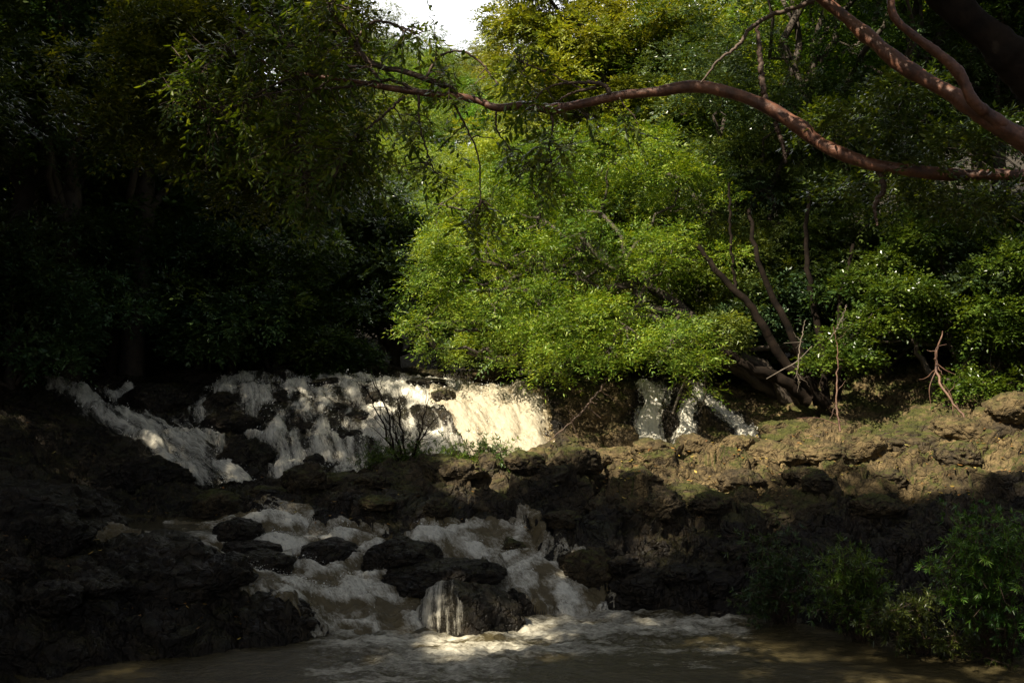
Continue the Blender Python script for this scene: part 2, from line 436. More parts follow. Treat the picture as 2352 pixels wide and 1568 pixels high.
PX = UU * F + 1176.0
X = UU * DD; Y = DD
TB = base_height(PX, DD)
PYB = HZ + (CH - TB) / DD * F
_fz = sstep(20.8, 21.6, DD) * (1 - sstep(23.8, 24.6, DD)) * (1 - sstep(1700, 1800, PX)) * sstep(100, 300, PX)
_ph = TB / .52 * 6.2832 + 2.2 * noise2(X * .55, Y * .5, 201) + 1.2 * noise2(X * 1.6, Y, 202)
TB = TB - .075 * np.sin(_ph) * _fz * (.4 + 1.0 * sstep(-.3, .3, noise2(X * .8, Y * .8, 203)))
_fb = sstep(15.8, 16.6, DD) * (1 - sstep(20.0, 20.6, DD)) * sstep(450, 800, PX)
_ph = TB / .42 * 6.2832 + 2.6 * noise2(X * .6, Y * .6, 205) + 1.4 * noise2(X * 1.7, Y * 1.7, 206)
TB = TB - .035 * np.sin(_ph) * _fb

wx = X + .5 * noise2(X * .9, Y * .9, 31); wy = Y + .5 * noise2(X * .9, Y * .9, 32)
def domes(sc, s, sy=1.0):
    f1, f2, i = voro2(wx * sc, wy * sc * sy, s)
    return np.sqrt(np.clip(1 - (f1 / .85) ** 2, 0, 1)), (f2 - f1), i
d1, e1, i1 = domes(.62, 1, 1.3); d2, e2, i2 = domes(1.5, 2, 1.3); d3, e3, i3 = domes(3.6, 3, 1.2); d4, e4, i4 = domes(9, 4)
rough = .5 + .5 * sstep(-.3, .3, noise2(X * .35, Y * .35, 50))
REL = .82 * (1 + .62 * sstep(1000, 1300, PX) * (1 - sstep(20.3, 20.8, DD))) * (.42 * (d1 * (.4 + .6 * i1) - .35) + .20 * (d2 * (.3 + .7 * i2) - .3) + rough * .10 * (d3 * (.3 + .7 * i3) - .3) + rough * .035 * (d4 - .4)
       - .07 * (1 - sstep(0, .10, e1)) - .05 * (1 - sstep(0, .10, e2)) - .03 * rough * (1 - sstep(0, .12, e3))
       + .08 * fbm2(X * 1.1, Y * 1.1, 5, 60) + .02 * fbm2(X * 9, Y * 9, 3, 70)
       + .15 * facets(wx * 1.15, wy * 1.5, 61) + .05 * facets(wx * 2.9 + .15 * noise2(X * 6, Y * 6, 66), wy * 3.4, 62) + .025 * facets(wx * 7.5, wy * 8.5, 63))
fallzone = sstep(20.2, 20.9, DD) * (1 - sstep(24.6, 25.2, DD))
# which water covers what
FM = {}
for k, ss in FALL_STROKES.items():
    b = np.full(PX.shape, -9.0, np.float32)
    for s in ss: b = np.maximum(b, capsule(PX, PYB, s))
    b = np.where((DD > 20.5) & (DD < 26), b, -9.0)
    FM[k] = b + .25 * noise2(X * 2.5, Y * 1.6, 80) + .18 * noise2(X * 7, Y * 3, 81)
RM = np.full(PX.shape, -9.0, np.float32)
for s in RAPID_STROKES: RM = np.maximum(RM, capsule(PX, PYB, [(a, b, r * 1.12) for a, b, r in s]))
RM = np.where((DD > 14.0) & (DD < 18.3), RM, -9.0) + .12 * noise2(X * 3, Y * 3, 82)
FALLALL = np.maximum.reduce(list(FM.values()))
chan = np.maximum(sstep(-.15, .5, FALLALL) * .25, sstep(-.1, .5, RM) * .80)
chan = np.maximum(chan, sstep(-.4, .3, FM['left']) * .7)
T = TB + REL * (1 - chan) * np.where(DD > 21, .75, 1.0)
T = np.where(TB < -.12, np.minimum(T, -.12 + .2 * np.minimum(TB + .12, 0)), T)
T = T - .06 * sstep(0, .6, RM)
T = T - .12 * sstep(.05, .6, FM['chute'])
# dry (sun bleached) rock: the ledge on the right and the outcrop between the falls
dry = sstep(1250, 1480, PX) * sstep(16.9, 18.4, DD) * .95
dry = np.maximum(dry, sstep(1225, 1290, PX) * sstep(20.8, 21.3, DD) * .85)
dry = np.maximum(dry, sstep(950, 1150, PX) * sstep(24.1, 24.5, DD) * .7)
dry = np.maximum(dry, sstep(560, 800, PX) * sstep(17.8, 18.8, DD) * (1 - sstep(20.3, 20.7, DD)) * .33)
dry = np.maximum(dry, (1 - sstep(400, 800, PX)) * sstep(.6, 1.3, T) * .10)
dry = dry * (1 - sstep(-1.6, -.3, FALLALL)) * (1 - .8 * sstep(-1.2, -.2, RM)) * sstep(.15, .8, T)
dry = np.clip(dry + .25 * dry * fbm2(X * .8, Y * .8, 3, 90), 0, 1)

def grid_faces(ny, nx, keep=None):
    i = np.arange(ny * nx).reshape(ny, nx)
    q = np.stack([i[:-1, :-1], i[:-1, 1:], i[1:, 1:], i[1:, :-1]], -1)
    if keep is not None: q = q[keep[:-1, :-1] | keep[1:, 1:] | keep[:-1, 1:] | keep[1:, :-1]]
    return q.reshape(-1, 4)

def sub_mesh(name, Xs, Ys, Zs, keep, attrs):
    f = grid_faces(*Zs.shape, keep)
    used = np.unique(f); remap = np.zeros(Zs.size, np.int64); remap[used] = np.arange(len(used))
    V = np.stack([Xs.ravel()[used], Ys.ravel()[used], Zs.ravel()[used]], -1)
    return mesh(name, V, remap[f], True, {k: a.ravel()[used] for k, a in attrs.items()})

# small sideways push so that steep faces are not pure extrusions
_P = np.stack([X.ravel(), Y.ravel(), T.ravel()], -1)
_act = (DD.ravel() > 11.5) & (DD.ravel() < 25.5) & (np.abs(UU.ravel()) < .5)
def n3(sc, sd):
    r_ = np.zeros(len(_P)); r_[_act] = noise3(_P[_act, 0] * sc, _P[_act, 1] * sc, _P[_act, 2] * sc, sd); return r_.reshape(T.shape)
_rk = 1 - .92 * sstep(-1.0, -.4, np.maximum(FALLALL, RM))
XO = X + (.10 * n3(2.6, 91) + .035 * n3(7.5, 92)) * _rk; YO = Y + (.13 * n3(2.8, 93) + .045 * n3(8.0, 94)) * _rk
_rd = np.abs(n3(5.0, 95)); T = T + (.05 * (_rd - .35) - .03 * (1 - sstep(0, .10, np.abs(n3(2.2, 96))))) * _rk
g = link('riverbed_ground', sub_mesh('riverbed_ground', XO, YO, T, np.ones(T.shape, bool), {'dry': dry}), None, M_ROCK)
tag(g, kind='structure')

def ground_z(x, y):
    """height of the relief at a world point"""
    if y < 28:
        j = int(np.clip(np.searchsorted(AD, y), 0, len(AD) - 1)); i = int(np.clip(np.searchsorted(AU, x / y), 0, len(AU) - 1))
        return float(T[j, i])
    return float(hill(np.array([x]), np.array([y]))[0])

# ------------------------------------------------------------------ hills behind and beside the river
def hill(x, y):
    def sp(v, k=1.5): return np.log1p(np.exp(np.clip(v / k, -30, 30))) * k
    z = 3.0 + .62 * sp(-x - 7.5 - .02 * y) + .55 * sp(x - 7.5 - .02 * y)
    z = z + 20 * sstep(34, 112, y) + .05 * np.maximum(0, y - 112)
    z = z + 1.6 * fbm2(x * .07, y * .07, 3, 7)
    return z
hy = np.concatenate([np.linspace(-18, 26, 45), np.linspace(26.5, 200, 120)])
hx = np.linspace(-90, 90, 181)
HX, HY = np.meshgrid(hx, hy)
HH = hill(HX, HY)
HXs = HX
near = HY < 27.5
inside = near & (np.abs(HX) < .90 * np.maximum(HY, 0) + 4)
HH2 = np.where(near, np.maximum(HH - 1.5, 1.0) - 1.0, HH)
HH2 = np.where(inside, -2.5, HH2)
h = link('hillside_ground', sub_mesh('hillside_ground', HXs, HY, HH2, np.ones(HH.shape, bool), {}), None, M_EARTH)
tag(h, kind='structure')

# ------------------------------------------------------------------ water
# lower pool
au = np.linspace(-.62, .62, 900); ad = np.concatenate([np.linspace(2.0, 11.5, 60)[:-1], np.linspace(11.5, 17.2, 620)])
U2, D2 = np.meshgrid(au, ad); X2 = U2 * D2; P2 = U2 * F + 1176
turb = capsule(P2, HZ + CH / D2 * F, [(850,1450,90),(960,1490,60),(1150,1480,50),(1350,1405,60),(1600,1425,40),(1680,1430,30)])
turb = sstep(-1.6, .9, turb)
Z2 = (.018 + .07 * turb) * fbm2(X2 * 1.6 + .5 * noise2(X2, D2, 4), D2 * 2.6, 4, 100) + (.013 + .028 * turb) * fbm2(X2 * 6, D2 * 10, 4, 110)
foam2 = .265 + .20 * turb + .22 * noise2(X2 * .7, D2 * 1.9, 120) + .16 * noise2(X2 * 2.4, D2 * 6.0, 121)
lft = 1 - sstep(350, 800, P2); foam2 = foam2 - .25 * lft
rgt = sstep(1500, 2200, P2); foam2 = foam2 - .12 * rgt
wt = link('pool_water', sub_mesh('pool_water', X2, D2, Z2, np.ones(Z2.shape, bool), {'foam': foam2}), None, M_POOL)
tag(wt, kind='structure')

# middle pool above the rapids
au = np.linspace(-.47, -.20, 300); ad = np.linspace(16.4, 21.2, 300)
U3, D3 = np.meshgrid(au, ad); X3 = U3 * D3
Z3 = 1.0 + .012 * fbm2(X3 * 2, D3 * 5, 4, 130) - .25 * (1 - sstep(16.4, 17.3, D3))
wt = link('middle_pool_water', sub_mesh('middle_pool_water', X3, D3, Z3, np.ones(Z3.shape, bool), {'foam': .25 + .1 * noise2(X3, D3 * 3, 5) + .25 * (1 - sstep(17, 17.6, D3))}), None, M_POOL)
tag(wt, kind='structure')

# rapids: a thick broken sheet on the bed
stand = fbm2(X * 1.5 + .4 * noise2(X * 2, Y * 2, 8), Y * 2.4, 4, 140)
WR = TB + .04 + .11 * sstep(-.1, .7, RM) + .15 * stand + .07 * (.5 - np.abs(fbm2(X * 2.6, Y * 3.4, 3, 151))) + .035 * (.5 - np.abs(fbm2(X * 8, Y * 9, 3, 150))) - .16 * (1 - sstep(-.25, .25, RM))
under_r = WR < T + .012
WR = np.maximum(WR, T + .01 + .006 * noise2(X * 12, Y * 12, 157))
keep = (RM > -.30) & (DD > 14.2) & (DD < 18.2)
foamr = .36 + .26 * sstep(-.25, .3, stand) + .30 * noise2(X * 1.7, Y * 2.0, 155) + .14 * noise2(X * 6, Y * 6, 156)
foamr = np.where(under_r, np.minimum(foamr, .46) - .25 * (1 - sstep(-.75, -.1, RM)), foamr)
foamr = foamr - .20 * (1 - sstep(430, 600, PX)) - .07 * sstep(.1, .4, noise2(X * .9, Y * 1.2, 158))
rp = link('rapids_water', sub_mesh('rapids_water', X, Y, WR, keep, {'foam': foamr, 'cross': X + .8 * Y}), None, M_RAPID)
tag(rp, kind='structure')

# waterfalls: each curtain is a thing
FALL_INFO = {
 'left': 'thin cascade slanting down the dark rocks left of the main waterfall',
 'main': 'broad white waterfall spilling over dark boulders left of the sunlit chute',
 'chute': 'brilliant sunlit chute of water beside the brown rock face',
 'right': 'narrow twin falls under the overhanging tree on the right',
 'slant': 'small slanting cascade in shadow, rightmost of the falls',
}
FALL_SURF = {}
SKEW = {'left': 1.6, 'main': .45, 'chute': .7, 'right': 0.0, 'slant': 1.3}
def own_mesh(name, Xs, Ys, Zs, face_keep, attrs):
    i = np.arange(Zs.size).reshape(Zs.shape)
    q = np.stack([i[:-1, :-1], i[:-1, 1:], i[1:, 1:], i[1:, :-1]], -1)[face_keep[:-1, :-1]].reshape(-1, 4)
    used = np.unique(q); remap = np.zeros(Zs.size, np.int64); remap[used] = np.arange(len(used))
    return mesh(name, np.stack([Xs.ravel()[used], Ys.ravel()[used], Zs.ravel()[used]], -1), remap[q], True, {k: v.ravel()[used] for k, v in attrs.items()})
names = ['chute', 'main', 'left', 'right', 'slant']
OWN = np.argmax(np.stack([FM[k] for k in names]), 0)
for n_i, k in enumerate(names):
    m = FM[k]
    XC = X + SKEW[k] * TB
    strand = noise2(XC * 4.5, Y * 1.3, 160) + .5 * noise2(XC * 12, Y * 3, 161)
    thick = .0 + .15 * sstep(-.05, .7, m) + .06 * strand + .08 * noise2(X * 1.9, Y * 1.5, 162)
    if k in ('chute', 'left'): thick = thick + .06
    W = TB + REL * (.30 if k != 'chute' else .12) + thick - .2 * (1 - sstep(-.3, .1, m)) + .03 * fbm2(X * 12, Y * 8, 3, 170)
    W = np.where((m < -.1) & (W < T), -9, W)
    under = W < T + .015
    W = np.maximum(W, T + .012 + .006 * noise2(XC * 14, Y * 9, 163))
    lim = {'chute': -.35, 'main': -.95, 'left': -.7, 'right': -.5, 'slant': -.6}[k]
    keep = (m > lim) & (OWN == n_i) & (DD > 20.9) & (DD < 24.9)
    fo = .30 + .20 * sstep(-.3, .7, m) + .27 * strand + .16 * noise2(X * 2.3, Y * 1.6, 171) + {'chute': .22, 'main': .07, 'left': .06, 'right': .30, 'slant': .24}[k]
    fo = fo - (.24 * sstep(.10, .34, noise2(X * 1.5 + 9, Y * 1.9, 172)) if k == 'main' else .12 * sstep(.15, .4, noise2(X * 2.2 + 3, Y * 1.4, 173)))
    fo = np.where(under, np.minimum(fo, .44) - .10 * (1 - sstep(lim, -.1, m)), fo)
    fo = fo - .5 * (1 - sstep(lim, lim + .25, m))
    o = link('waterfall', own_mesh('waterfall', X, Y, W, keep, {'foam': fo, 'cross': XC}), None, M_CHUTE if k == 'chute' else M_FALL)
    tag(o, FALL_INFO[k], 'waterfall', 'waterfalls over the rock step')
    FALL_SURF[k] = (W, keep & ~under)

# droplets thrown off the broken water
m_sp, n_sp, out_sp = newmat('spray_drops')
b = N(n_sp, 'ShaderNodeBsdfPrincipled'); b.inputs['Base Color'].default_value = (.85, .83, .76, 1); b.inputs['Roughness'].default_value = .25
n_sp.links.new(b.outputs[0], out_sp.inputs['Surface'])
def droplets(pts, size, up, seed):
    r = np.random.default_rng(seed); n = len(pts)
    p = pts + r.normal(0, .03, (n, 3)); p[:, 2] += r.exponential(up, n)
    s = size * r.lognormal(0, .45, n)[:, None]
    T4 = np.array([[1,1,1],[1,-1,-1],[-1,1,-1],[-1,-1,1]], float) * .55
    V = (p[:, None, :] + (T4[None] + r.normal(0, .35, (n, 4, 3))) * s[:, :, None]).reshape(-1, 3)
    i = np.arange(n)[:, None] * 4
    Fq = np.concatenate([i + np.array([[0,1,2]]), i + np.array([[0,3,1]]), i + np.array([[0,2,3]]), i + np.array([[1,3,2]])])
    return V, Fq
pts = []
for k, (W, keep) in FALL_SURF.items():
    idx = np.flatnonzero(keep.ravel() & (FM[k].ravel() > 0)); n = min(len(idx), 2600 if k == 'main' else 800)
    c = RNG.choice(idx, n); pts.append(np.stack([X.ravel()[c], Y.ravel()[c], W.ravel()[c]], -1))
V, Fq = droplets(np.concatenate(pts), .008, .03, 5)
sp = link('spray', mesh('spray', V, Fq, False), None, m_sp); tag(sp, 'white droplets thrown off the falling water', 'spray', kind='stuff')
idx = np.flatnonzero(((RM > .1) & (WR > T) & (stand > .12) & (PX > 560)).ravel()); c = RNG.choice(idx, 2200)
V, Fq = droplets(np.stack([X.ravel()[c], Y.ravel()[c], WR.ravel()[c]], -1), .005, .025, 6)
sp = link('spray', mesh('spray', V, Fq, False), None, m_sp); tag(sp, 'droplets thrown off the rapids below the falls', 'spray', kind='stuff')

# ------------------------------------------------------------------ boulders
def ico(sub):
    import bmesh
    bm = bmesh.new(); bmesh.ops.create_icosphere(bm, subdivisions=sub, radius=1)
    V = np.array([v.co[:] for v in bm.verts]); Fc = np.array([[v.index for v in f.verts] for f in bm.faces]); bm.free()
    return V, Fc
ICO = {s: ico(s) for s in (3, 4, 5, 6)}
def boulder(px, py, d, w, h, dep, mat, label, seed, sub=5, rotz=0.0, square=.25, amp=.16, group='boulders in and beside the river', name='boulder', sink=.0):
    V, Fc = ICO[sub]
    V = V.copy()
    # squarish with flattened planes, then lumps and cracks
    r = np.random.default_rng(seed)
    rad = np.ones(len(V))
    for _ in range(9):
        nrm = r.normal(0, 1, 3); nrm /= np.linalg.norm(nrm); c = r.uniform(.62, .92)
        dt = V @ nrm; rad = np.minimum(rad, np.where(dt > .05, c / np.maximum(dt, .05), 9) * .5 * square * 2 + rad * (1 - square) + 0 * rad)
        rad = np.clip(rad, .4, 1.2)
    V = V * rad[:, None]
    q = V + r.uniform(0, 50, 3)
    rid = 1 - np.abs(fbm3(q, 1.7, 3, seed))
    V = V * (1 + amp * fbm3(q, 1.4, 3, seed + 5) + amp * .5 * (rid - .7) + amp * .42 * fbm3(q, 6, 4, seed + 9) - amp * .35 * (1 - sstep(0, .12, np.abs(fbm3(q, 2.6, 2, seed + 13)))))[:, None]
    V = V * np.array([w / 2, dep / 2, h / 2])
    c, s = math.cos(rotz), math.sin(rotz)
    V = V @ np.array([[c, s, 0], [-s, c, 0], [0, 0, 1]])
    p = world(px, py, d)
    o = link(name, mesh(name, V, Fc, True), None, mat); o.location = p
    tag(o, label, 'boulder', group)
    return o
B = boulder
# in the rapids (pixel centre, distance, width, height, depth in metres)
B(1085, 1422, 15.35, 1.50, 1.15, 1.3, M_WET, 'domed black boulder with water trickling over it at pool edge', 3, 6, square=.5, amp=.12)
dome = [o for o in COL.objects if o.name == 'boulder'][0]
TRICKLES = dome
B(1005, 1330, 16.25, 1.9, .62, 1.1, M_WET, 'long dark wet slab behind the domed black boulder', 4, 6, .1, .5)
B(920, 1300, 16.7, 1.35, .85, 1.1, M_WET, 'dark pointed boulder between the two arms of the rapids', 5, 6, .2, .6)
B(548, 1222, 17.1, .78, .46, .7, M_WET, 'small rounded black rock at the head of the rapids', 6, 5)
B(600, 1300, 16.3, 1.1, .5, .8, M_WET, 'low black rock split by foam below the rapids head', 7, 5)
B(575, 1262, 16.7, .95, .34, .7, M_WET, 'flat wet rock awash just under the rapids head rock', 8, 5)
B(760, 1275, 16.9, 1.1, .5, .8, M_WET, 'rough wet rock in mid rapids left of the pointed boulder', 9, 5)
B(1345, 1318, 16.7, .95, .75, .8, M_MOSS, 'smooth tan boulder above the right arm of the rapids', 10, 6, 0, .3)
B(1290, 1300, 16.95, .75, .8, .6, M_WET, 'dark upright rock wedged left of the smooth tan boulder', 11, 5, 0, .6)
B(1480, 1352, 16.5, 1.2, .7, .9, M_WET, 'dark rock at the foot of the ledge by the pool', 12, 5)
B(1640, 1345, 16.6, 1.1, .8, .9, M_WET, 'lumpy dark rock in shade right of the pool-side rock', 13, 5)
B(1400, 1240, 17.7, 1.2, .7, .9, M_MOSS, 'mossy rounded rock above the smooth tan boulder', 14, 5)
B(1240, 1215, 18.0, .9, .5, .8, M_MOSS, 'small brown rock on the shaded shelf left of mossy rock', 15, 5)
B(1120, 1180, 18.6, 1.5, .7, 1.0, M_MOSS, 'broad dark rock in the middle of the shaded shelf', 16, 5)
B(1345, 1112, 19.6, 1.9, .48, .9, M_MOSS, 'flat mossy slab at the foot of the sunlit ledge', 17, 6, .05, .7)
B(1000, 1085, 19.9, 1.35, .72, .9, M_MOSS, 'mossy humped boulder below the bare shrub', 18, 6, 0, .4)
B(780, 1115, 19.7, 1.3, .5, .8, M_MOSS, 'low moss topped rock in front of the main waterfall', 19, 5)
B(500, 1168, 18.9, .95, .62, .8, M_MOSS, 'blocky rock at the left tip of the rock shelf', 20, 5, 0, .7)
B(640, 1140, 19.3, 1.3, .5, .9, M_MOSS, 'low brown rock on the shelf beside the blocky rock', 21, 5)
B(1550, 1165, 18.2, 1.9, .7, 1.1, M_MOSS, 'mossy sloping rock just below the sunlit ledge', 22, 6, .2, .4)
B(1825, 1050, 20.6, 1.2, .62, .9, M_TAN, 'sunlit pale knobbly rock in the middle of the ledge', 23, 6)
B(1420, 1060, 20.6, 1.4, .62, .9, M_TAN, 'sunlit pale rock at the left end of the ledge', 24, 6)
B(2120, 1030, 20.2, 1.9, .85, 1.1, M_MOSS, 'large rounded mossy rock on the right of the ledge', 25, 6)
B(2290, 1005, 20.0, 1.6, .9, 1.2, M_MOSS, 'mossy hump at the far right end of the ledge', 26, 6)
B(1250, 1075, 20.8, .75, .5, .6, M_TAN, 'small pale rock at the foot of the sunlit chute', 27, 5)
# in the falls
B(355, 925, 23.2, 1.45, .85, 1.2, M_WET, 'big smooth dark boulder between left cascade and main falls', 30, 6, 0, .4)
B(515, 925, 23.4, .8, .55, .8, M_WET, 'dark rock veiled with water near the top of the falls', 31, 5)
B(530, 975, 22.8, 1.25, .55, .9, M_WET, 'dark ledge rock halfway down the main falls', 32, 5, .2)
B(562, 1062, 21.9, 1.15, 1.0, 1.0, M_WET, 'tallest dark boulder at the foot of the main falls', 33, 6, 0, .45)
B(655, 915, 23.7, .6, .42, .6, M_WET, 'small dark rock at the top left of the white falls', 34, 5)
B(700, 985, 22.9, .7, .36, .6, M_WET, 'dark rock with foam around it in mid falls', 35, 5)
B(770, 940, 23.3, .6, .3, .5, M_WET, 'low dark rock in the upper middle of the falls', 36, 5)
B(722, 1085, 21.7, .5, .75, .5, M_WET, 'narrow black rock splitting the foot of the falls', 37, 5)
B(860, 918, 23.6, .42, .36, .5, M_WET, 'small round dark rock behind the bare shrub', 38, 5)
B(800, 1010, 22.5, .8, .45, .6, M_WET, 'wet rock under thin water right of mid falls', 39, 5)
B(820, 958, 23.1, .75, .25, .5, M_WET, 'flat dark rock near the bare shrub in the falls', 40, 5)
B(1020, 912, 23.5, .60, .34, .5, M_MOSS, 'mossy rock at the lip beside the sunlit chute', 41, 5)
B(1145, 922, 23.35, .36, .36, .4, M_WET, 'dark rock standing in the top of the sunlit chute', 42, 5, 0, .6)
B(980, 880, 24.4, 1.0, .25, .7, M_WET, 'flat dark rock above the lip near the mossy rock', 43, 5)
B(760, 880, 24.4, 1.1, .26, .6, M_WET, 'flat dark rock above the lip of the main falls', 44, 5)
B(440, 872, 24.8, 1.6, .5, .9, M_WET, 'dark rough rock on the bank above the main falls', 45, 5)
B(1340, 970, 23.2, 1.5, 1.1, 1.2, M_TAN, 'brown sunlit outcrop between the chute and the twin falls', 46, 6, 0, .6)
B(1420, 1010, 22.9, .9, .75, .8, M_TAN, 'lower brown block of the outcrop by the twin falls', 47, 5, 0, .6)
B(1270, 1000, 22.9, .7, .9, .7, M_WET, 'dark wet flank of rock right beside the chute', 48, 5, 0, .5)
B(1140, 868, 25.0, 1.2, .5, .9, M_TAN, 'tan rock bank above the chute under the tree', 49, 5, 0, .5)
B(1540, 985, 23.6, .45, 1.0, .5, M_WET, 'dark pillar of rock between the twin falls', 50, 5, 0, .5)
# left bank
B(60, 1215, 16.0, 3.0, 1.5, 2.0, M_WET, 'huge dark mossy rock mass on the near left bank', 51, 6, 0, .3)
B(350, 1330, 15.0, 2.4, 1.3, 1.6, M_WET, 'long dark hump of rock descending to the pool', 52, 6, -.3, .3)
B(600, 1420, 14.9, 1.6, .8, 1.0, M_WET, 'dark tail of the left rock mass by the white water', 53, 6, -.3, .35)
B(150, 1045, 21.4, 2.2, 1.0, 1.4, M_WET, 'dark rock shoulder under the left cascade', 54, 6, 0, .35)
B(330, 1100, 20.8, 1.9, 1.0, 1.2, M_WET, 'dark rounded rock above the middle pool', 55, 6, 0, .35)

# loose rocks strewn over the shelf and banks
rb_ = np.random.default_rng(1234)
ORDW = ['leftmost', 'second from left', 'third from left', 'fourth from left', 'fifth from left', 'sixth from left', 'seventh from left', 'eighth from left', 'ninth from left', 'tenth from left']
def strew(lst, mat, what, seed, sq=.5, lift=.10):
    lst = sorted(lst)
    for i_, (px, py, d, w_) in enumerate(lst):
        x_ = (px - 1176) / F * d; z_ = ground_z(x_, d); py_ = HZ + (CH - z_ - lift * w_) / d * F
        B(px, py_, d, w_, w_ * rb_.uniform(.42, .7), w_ * rb_.uniform(.7, 1.0), mat, what + ', ' + (ORDW[i_] if i_ < len(lst) - 1 else 'rightmost'), seed + i_, 5, rb_.uniform(-.6, .6), sq, .2)
strew([(p_, 0, 17.4 + rb_.uniform(-.3, .5), rb_.uniform(.45, .95)) for p_ in (870, 1010, 1180, 1290, 1390, 1520, 1630, 1760, 1880, 2010)], M_MOSS, 'dark rock in the lower row of the shaded shelf', 500)
strew([(p_, 0, 18.7 + rb_.uniform(-.3, .3), rb_.uniform(.5, 1.0)) for p_ in (700, 850, 1060, 1200, 1330, 1470, 1700, 1850, 2040, 2200)], M_MOSS, 'mossy rock in the upper row of the shaded shelf', 520, .5, .15)
strew([(p_, 0, 19.9 + rb_.uniform(-.3, .3), rb_.uniform(.55, 1.15)) for p_ in (1260, 1370, 1500, 1590, 1690, 1770, 1900, 1990, 2200, 2330)], M_TAN, 'knobbly sunlit rock along the ledge', 540, .5, .17)
strew([(p_, 0, 16.4 + rb_.uniform(-.2, .3), rb_.uniform(.4, .8)) for p_ in (1440, 1560, 1700, 1790, 1900)], M_WET, 'wet black rock at the waterline of the right bank', 560)
strew([(p_, 0, d_, rb_.uniform(.5, 1.0)) for p_, d_ in ((40, 14.2), (140, 15.0), (240, 14.2), (330, 14.6), (430, 14.4), (520, 14.8), (120, 13.6))], M_WET, 'dark angular rock on the near left mass', 570)
# ------------------------------------------------------------------ foliage tools
def leaf_arrays(Pb, A, S, L, W, fold=.18, six=False, droop=.0):
    """leaf blades: base point, axis, side vector, length, width"""
    Nn = np.cross(A, S); n = len(Pb); L = L[:, None]; W = W[:, None]
    dr = np.array([0, 0, -1.0])[None] * L * droop
    if not six:
        V = np.stack([Pb, Pb + A * L * .45 + S * W * .5 + Nn * W * fold, Pb + A * L + dr, Pb + A * L * .45 - S * W * .5 + Nn * W * fold], 1)
        i = np.arange(n)[:, None] * 4
        Fc = np.concatenate([i + np.array([[0, 1, 2]]), i + np.array([[0, 2, 3]])])
    else:
        mid = Pb + A * L * .5 + dr * .3
        V = np.stack([Pb, Pb + A * L * .25 + S * W * .40 + Nn * W * fold, Pb + A * L * .62 + S * W * .44 + Nn * W * fold + dr * .4, Pb + A * L + dr,
                      Pb + A * L * .62 - S * W * .44 + Nn * W * fold + dr * .4, Pb + A * L * .25 - S * W * .40 + Nn * W * fold], 1)
        i = np.arange(n)[:, None] * 6
        Fc = np.concatenate([i + np.array([[0, 1, 2, 3]]), i + np.array([[0, 3, 4, 5]])])
    return V.reshape(-1, 3), Fc

def sprays(O, Tdir, r, nleaf=8, tl=.34, L=.11, W=.045, ang=.95, style='pinnate'):
    """leafy twigs: returns leaf base, axis, side, length, width"""
    n = len(O)
    up = norm(np.array([0, 0, 1.0])[None] + r.normal(0, .35, (n, 3)))
    S = norm(np.cross(Tdir, up)); U = np.cross(S, Tdir)
    Pb, A, SS, LL, WW = [], [], [], [], []
    tl = tl * r.uniform(.7, 1.3, n)
    for k in range(nleaf):
        if style == 'pinnate':
            t = (k // 2 + 1) / (nleaf / 2 + .3); sg = 1 if k % 2 else -1
            if k == nleaf - 1: a = Tdir; sgv = S
            else:
                a = norm(Tdir * math.cos(ang) + S * sg * math.sin(ang) + r.normal(0, .16, (n, 3)))
            p = O + Tdir * (tl * t)[:, None] + np.array([0, 0, -1.0]) * (tl * t * t * .25)[:, None]
        elif style == 'whorl':
            ph = 6.283 * k / nleaf + r.uniform(0, .6, n); cA = r.uniform(.5, 1.25, n)
            a = norm(Tdir * np.cos(cA)[:, None] + (S * np.cos(ph)[:, None] + U * np.sin(ph)[:, None]) * np.sin(cA)[:, None])
            p = O + Tdir * (tl * (.6 + .4 * (k % 3) / 3))[:, None]
        sd = norm(np.cross(a, up + r.normal(0, .25, (n, 3))))
        Pb.append(p); A.append(a); SS.append(sd)
        sc = r.uniform(.7, 1.15, n); LL.append(L * sc); WW.append(W * sc)
    return np.concatenate(Pb), np.concatenate(A), np.concatenate(SS), np.concatenate(LL), np.concatenate(WW)

def clump_points(c, rad, n, r, lo=-.35):
    """twig origins on the outer, upper part of flattened clumps; c (m,3), rad (m,3)"""
    m = len(c); k = r.integers(0, m, n)
    ph = r.uniform(0, 6.283, n); z = r.uniform(lo, 1, n); s = np.sqrt(np.maximum(0, 1 - z * z))
    dv = np.stack([np.cos(ph) * s, np.sin(ph) * s, z], -1)
    rr = r.uniform(.45, 1.0, n) ** .6
    P = c[k] + dv * rad[k] * rr[:, None]
    Td = norm(dv * np.array([1, 1, .55]) + r.normal(0, .42, (n, 3)) + np.array([0, 0, -.12]))
    return P, Td

def crown_mesh(name, clumps, rads, nspray, seed, L=.11, W=.045, nleaf=8, tl=.34, style='pinnate', lo=-.35, six=False, droop=.1, ang=.95):
    r = np.random.default_rng(seed)
    P, Td = clump_points(clumps, rads, nspray, r, lo)
    a = sprays(P, Td, r, nleaf, tl, L, W, ang, style)
    V, Fc = leaf_arrays(*a, six=six, droop=droop)
    return mesh(name, V, Fc, False)

